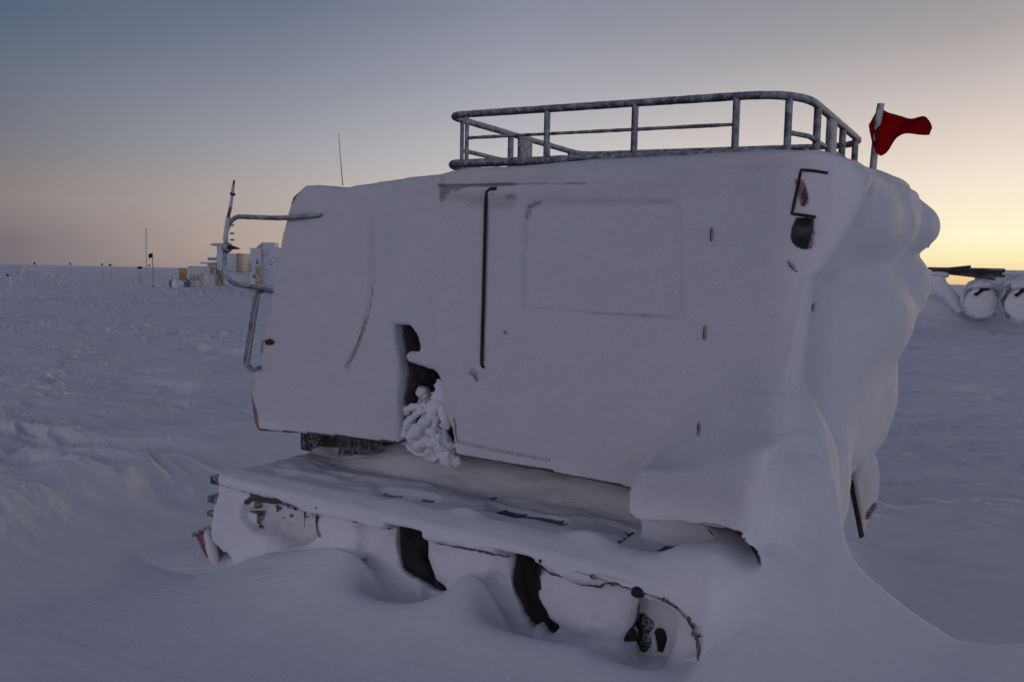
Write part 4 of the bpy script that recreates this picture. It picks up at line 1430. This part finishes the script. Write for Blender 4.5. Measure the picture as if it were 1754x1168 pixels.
# right: half-buried spools, timber, box, post
def spool(px, py, depth, R, label, yaw):
    p = PD(px, py, depth)
    e = empty('cable_spool', (p[0], p[1], p[2] - R))
    tag(e, label, 'spool', 'spools half buried in the bank')
    ax = np.array([math.cos(yaw), math.sin(yaw), 0])
    MB().lathe([(R * .82, -.06), (R, -.05), (R, .05), (R * .82, .06), (R * .8, .0)], p, ax, 40).build('front_flange', MAT['spool'], e)
    MB().lathe([(0, .9), (R, .9), (R, .8), (R * .7, .8), (R * .68, .05), (R * .3, .02), (0, .02)], p, ax, 36).build('core', MAT['steelfar'], e)
    # snow packed in the face
    rot = np.array(Matrix.Rotation(yaw, 3, 'Z'))
    MB().blob(p - ax * .0 + np.array([0, 0, -.16 * R]), (.16, R * .80, R * .76), int(px), .10, 18, rot).build('snow_fill', MAT['packed'], e)
    MB().prism([p - ax * .17 + R0 * a * R + np.array([0, 0, b * R]) for a, b in ((-.45, .30), (-.30, .18), (-.12, .34), (.10, .48), (.42, .50), (.30, .62), (-.1, .60), (-.22, .44))], (0, 0, 0), tuple(ax * .1)).build('notch', MAT['black'], e)
    MB().blob(p + ax * .4 + np.array([0, 0, R * .72]), (.55, R * .75, R * .34), int(px) + 3, .15, 16, rot).build('snow_cap', MAT['packed'], e)
    return e


vyaw = math.atan2(FV[1], FV[0])
spool(1682, 514, 28.0, .66, 'left cable spool of two, half buried with a dark notch in its snow face', vyaw - .55)
spool(1752, 516, 27.0, .70, 'right cable spool of two, cut by the photo edge, with thick dark rim', vyaw - .50)

F = Far(28.5)
for i, (a, b, lab_, r_) in enumerate([((1590, 460), (1652, 457), 'shortest dark plank on top of the timber pile, its end tipped up', .05),
                                     ((1600, 461), (1712, 463.5), 'longest dark plank lying level across the timber pile', .07),
                                     ((1612, 464), (1710, 468), 'grey plank right under the longest one on the pile', .06),
                                     ((1640, 469), (1718, 473), 'thin grey plank sticking out furthest right below the pile', .045),
                                     ((1622, 467), (1704, 477.5), 'lowest thin plank sloping down over the left spool', .04)]):
    pa, pb = F.pt(*a, .1 * i), F.pt(*b, .1 * i - .4)
    if i == 0:
        pts = [pa, F.pt(1625, 460.5, .0), pb]
    else:
        pts = [pa, pb]
    o = MB().tube(dense(pts, .5), r_, 4).build('plank', MAT['wood'], None, angle=20)
    tag(o, lab_, 'plank', 'planks stacked on the snowy bank')
F = Far(28.8)
o = MB().blob(F.pt(1612, 470, .2), (.36, .5, .17), 5, .25, 18).build('snow_pillow', MAT['packed']); tag(o, 'rounded snow cap under the planks', 'snow cap')
c0 = F.pt(1604, 475, .3); c1 = F.pt(1650, 535, .0)
sl_ = MB()
o = MB().tube(dense([F.pt(1602, 472, .2), F.pt(1612, 492, .1), F.pt(1628, 508, .0), F.pt(1645, 530, -.1)], .15), [.30, .30, .30, .28, .27, .25, .22, .2, .2, .2, .2][:len(dense([F.pt(1602, 472, .2), F.pt(1612, 492, .1), F.pt(1628, 508, .0), F.pt(1645, 530, -.1)], .15))], 12).build('snow_prop', MAT['packed'])
tag(o, 'leaning strut crusted with snow that props up the plank pile', 'strut')
F = Far(29.5)
b0 = F.pt(1745, 480)
bx = empty('storage_box', (b0[0], b0[1], F.pt(1745, 492)[2]))
tag(bx, 'snow-topped grey box standing behind the two spools', 'box')
F.box(MB(), 1721, 468, 1800, 500, .6, 2.0, .05).build('shell', MAT['steelfar'], bx)
F.box(MB(), 1719, 463, 1802, 471, .5, 2.1, .12).build('snow_cap', MAT['packed'], bx)
F = Far(26)
b0 = F.pt(1568, 522)
cr = empty('crate', (b0[0], b0[1], b0[2]))
tag(cr, 'dark open crate on the bank, partly hidden behind the snow mass', 'crate')
F.box(MB(), 1540, 484, 1582, 526, .25, .9, .03).build('shell', MAT['steelfar'], cr)
F.box(MB(), 1580, 488, 1584, 527, .05, .9, .01).build('edge_board', MAT['black'], cr)
F.box(MB(), 1540, 520, 1580, 526, .1, .9, .01).build('base_board', MAT['black'], cr)

# ------------------------------------------------------------------ sky and light
w = bpy.data.worlds.new('World'); S.world = w; w.use_nodes = True
nt = w.node_tree; nt.nodes.clear()


def lin(h):
    c = [int(h[i:i + 2], 16) / 255 for i in (0, 2, 4)]
    return tuple((k / 12.92 if k <= .04045 else ((k + .055) / 1.055) ** 2.4) for k in c)


out = nd(nt, 'ShaderNodeOutputWorld'); bg = nd(nt, 'ShaderNodeBackground')
nt.links.new(bg.outputs[0], out.inputs[0])
tc = nd(nt, 'ShaderNodeTexCoord'); sx = nd(nt, 'ShaderNodeSeparateXYZ')
nt.links.new(tc.outputs['Generated'], sx.inputs[0])
asn = nd(nt, 'ShaderNodeMath', operation='ARCSINE'); nt.links.new(sx.outputs['Z'], asn.inputs[0])
# elevation in degrees / 90, negative kept at the horizon
el = nd(nt, 'ShaderNodeMath', operation='MULTIPLY', use_clamp=True, inp={1: 2 / math.pi}); nt.links.new(asn.outputs[0], el.inputs[0])
sq = nd(nt, 'ShaderNodeMath', operation='POWER', use_clamp=True, inp={1: .5}); nt.links.new(el.outputs[0], sq.inputs[0])
# azimuth from the point of sunrise
AZ_SUN = math.radians(80)
at2 = nd(nt, 'ShaderNodeMath', operation='ARCTAN2'); nt.links.new(sx.outputs['Y'], at2.inputs[0]); nt.links.new(sx.outputs['X'], at2.inputs[1])
da = nd(nt, 'ShaderNodeMath', operation='SUBTRACT', inp={1: AZ_SUN}); nt.links.new(at2.outputs[0], da.inputs[0])
co = nd(nt, 'ShaderNodeMath', operation='COSINE'); nt.links.new(da.outputs[0], co.inputs[0])
ac = nd(nt, 'ShaderNodeMath', operation='ARCCOSINE'); nt.links.new(co.outputs[0], ac.inputs[0])
azd = nd(nt, 'ShaderNodeMath', operation='DIVIDE', use_clamp=True, inp={1: math.pi}); nt.links.new(ac.outputs[0], azd.inputs[0])


def ramp(stops):
    r = nd(nt, 'ShaderNodeValToRGB'); r.color_ramp.interpolation = 'B_SPLINE' if False else 'EASE' if False else 'LINEAR'
    e = r.color_ramp.elements
    while len(e) < len(stops):
        e.new(.5)
    for i, (deg, h) in enumerate(stops):
        e[i].position = math.sqrt(deg / 90); e[i].color = (*lin(h), 1)
    nt.links.new(sq.outputs[0], r.inputs[0])
    return r


SKY = [  # degrees from the glow, (elevation, colour) up the sky
    (2, [(0, 'eec48e'), (.7, 'f8d89c'), (1.6, 'fff0ba'), (3, 'fff6d2'), (6, 'fff0dc'), (9, 'ecdccf'), (13, 'ccc0ba'), (17, 'aba5a5'), (24, '8e8d96'), (36, '70748a'), (90, '31364c')]),
    (14, [(0, 'e6bd8e'), (.7, 'f3d29c'), (1.6, 'fdeeba'), (3, 'fff5d0'), (6, 'f6e6d2'), (9, 'dfd0c6'), (12.2, 'c2b8b4'), (15, 'a5a0a0'), (20, '8b8a92'), (32, '70748a'), (90, '31364c')]),
    (42, [(0, 'b7a08e'), (2, 'd8c0a8'), (5, 'd6cabe'), (8, 'c0bdbf'), (12, 'a6a7b1'), (17, '888d9d'), (25, '757b91'), (90, '31364c')]),
    (58, [(0, 'aa968e'), (1.5, 'b7a599'), (5, 'b0a7a2'), (8, '9e9ea4'), (13, '7d8494'), (17, '687186'), (25, '626b84'), (90, '31364c')]),
    (74, [(0, '746c76'), (1.5, '756e76'), (4, '8a807e'), (8, '72757f'), (11, '67707f'), (14.5, '566379'), (25, '525d75'), (90, '31364c')]),
    (112, [(0, '928b97'), (4, 'a19aa6'), (12, '9d98a6'), (22, '787c92'), (34, '525a74'), (90, '2f344a')]),
    (180, [(0, 'c0bac9'), (4, 'eae1f0'), (13, 'eae1f1'), (23, 'aaa8b7'), (36, '525a74'), (90, '2f344a')]),
]
last = None; prev = None
for d_, st_ in SKY:
    r = ramp(st_)
    if last is None:
        last = r.outputs[0]; prev = d_
        continue
    mr = nd(nt, 'ShaderNodeMapRange', inp={'From Min': prev / 180, 'From Max': d_ / 180}); mr.clamp = True
    nt.links.new(azd.outputs[0], mr.inputs['Value'])
    mx = nd(nt, 'ShaderNodeMix', data_type='RGBA'); nt.links.new(mr.outputs[0], mx.inputs[0]); nt.links.new(last, mx.inputs[6]); nt.links.new(r.outputs[0], mx.inputs[7])
    last = mx.outputs[2]; prev = d_
nt.links.new(last, bg.inputs['Color'])
bg.inputs['Strength'].default_value = 1.0

sun = bpy.data.objects.new('sun', bpy.data.lights.new('sun', 'SUN')); COL.objects.link(sun)
sun.data.energy = .42; sun.data.angle = math.radians(12); sun.data.color = (1, .78, .52)
d = Vector((-math.cos(AZ_SUN) * math.cos(math.radians(4.0)), -math.sin(AZ_SUN) * math.cos(math.radians(4.0)), -math.sin(math.radians(4.0))))
sun.rotation_euler = d.to_track_quat('-Z', 'Y').to_euler()
S.cycles.max_bounces = 8
S.cycles.diffuse_bounces = 5
print('done', round(time.time() - T0, 1))
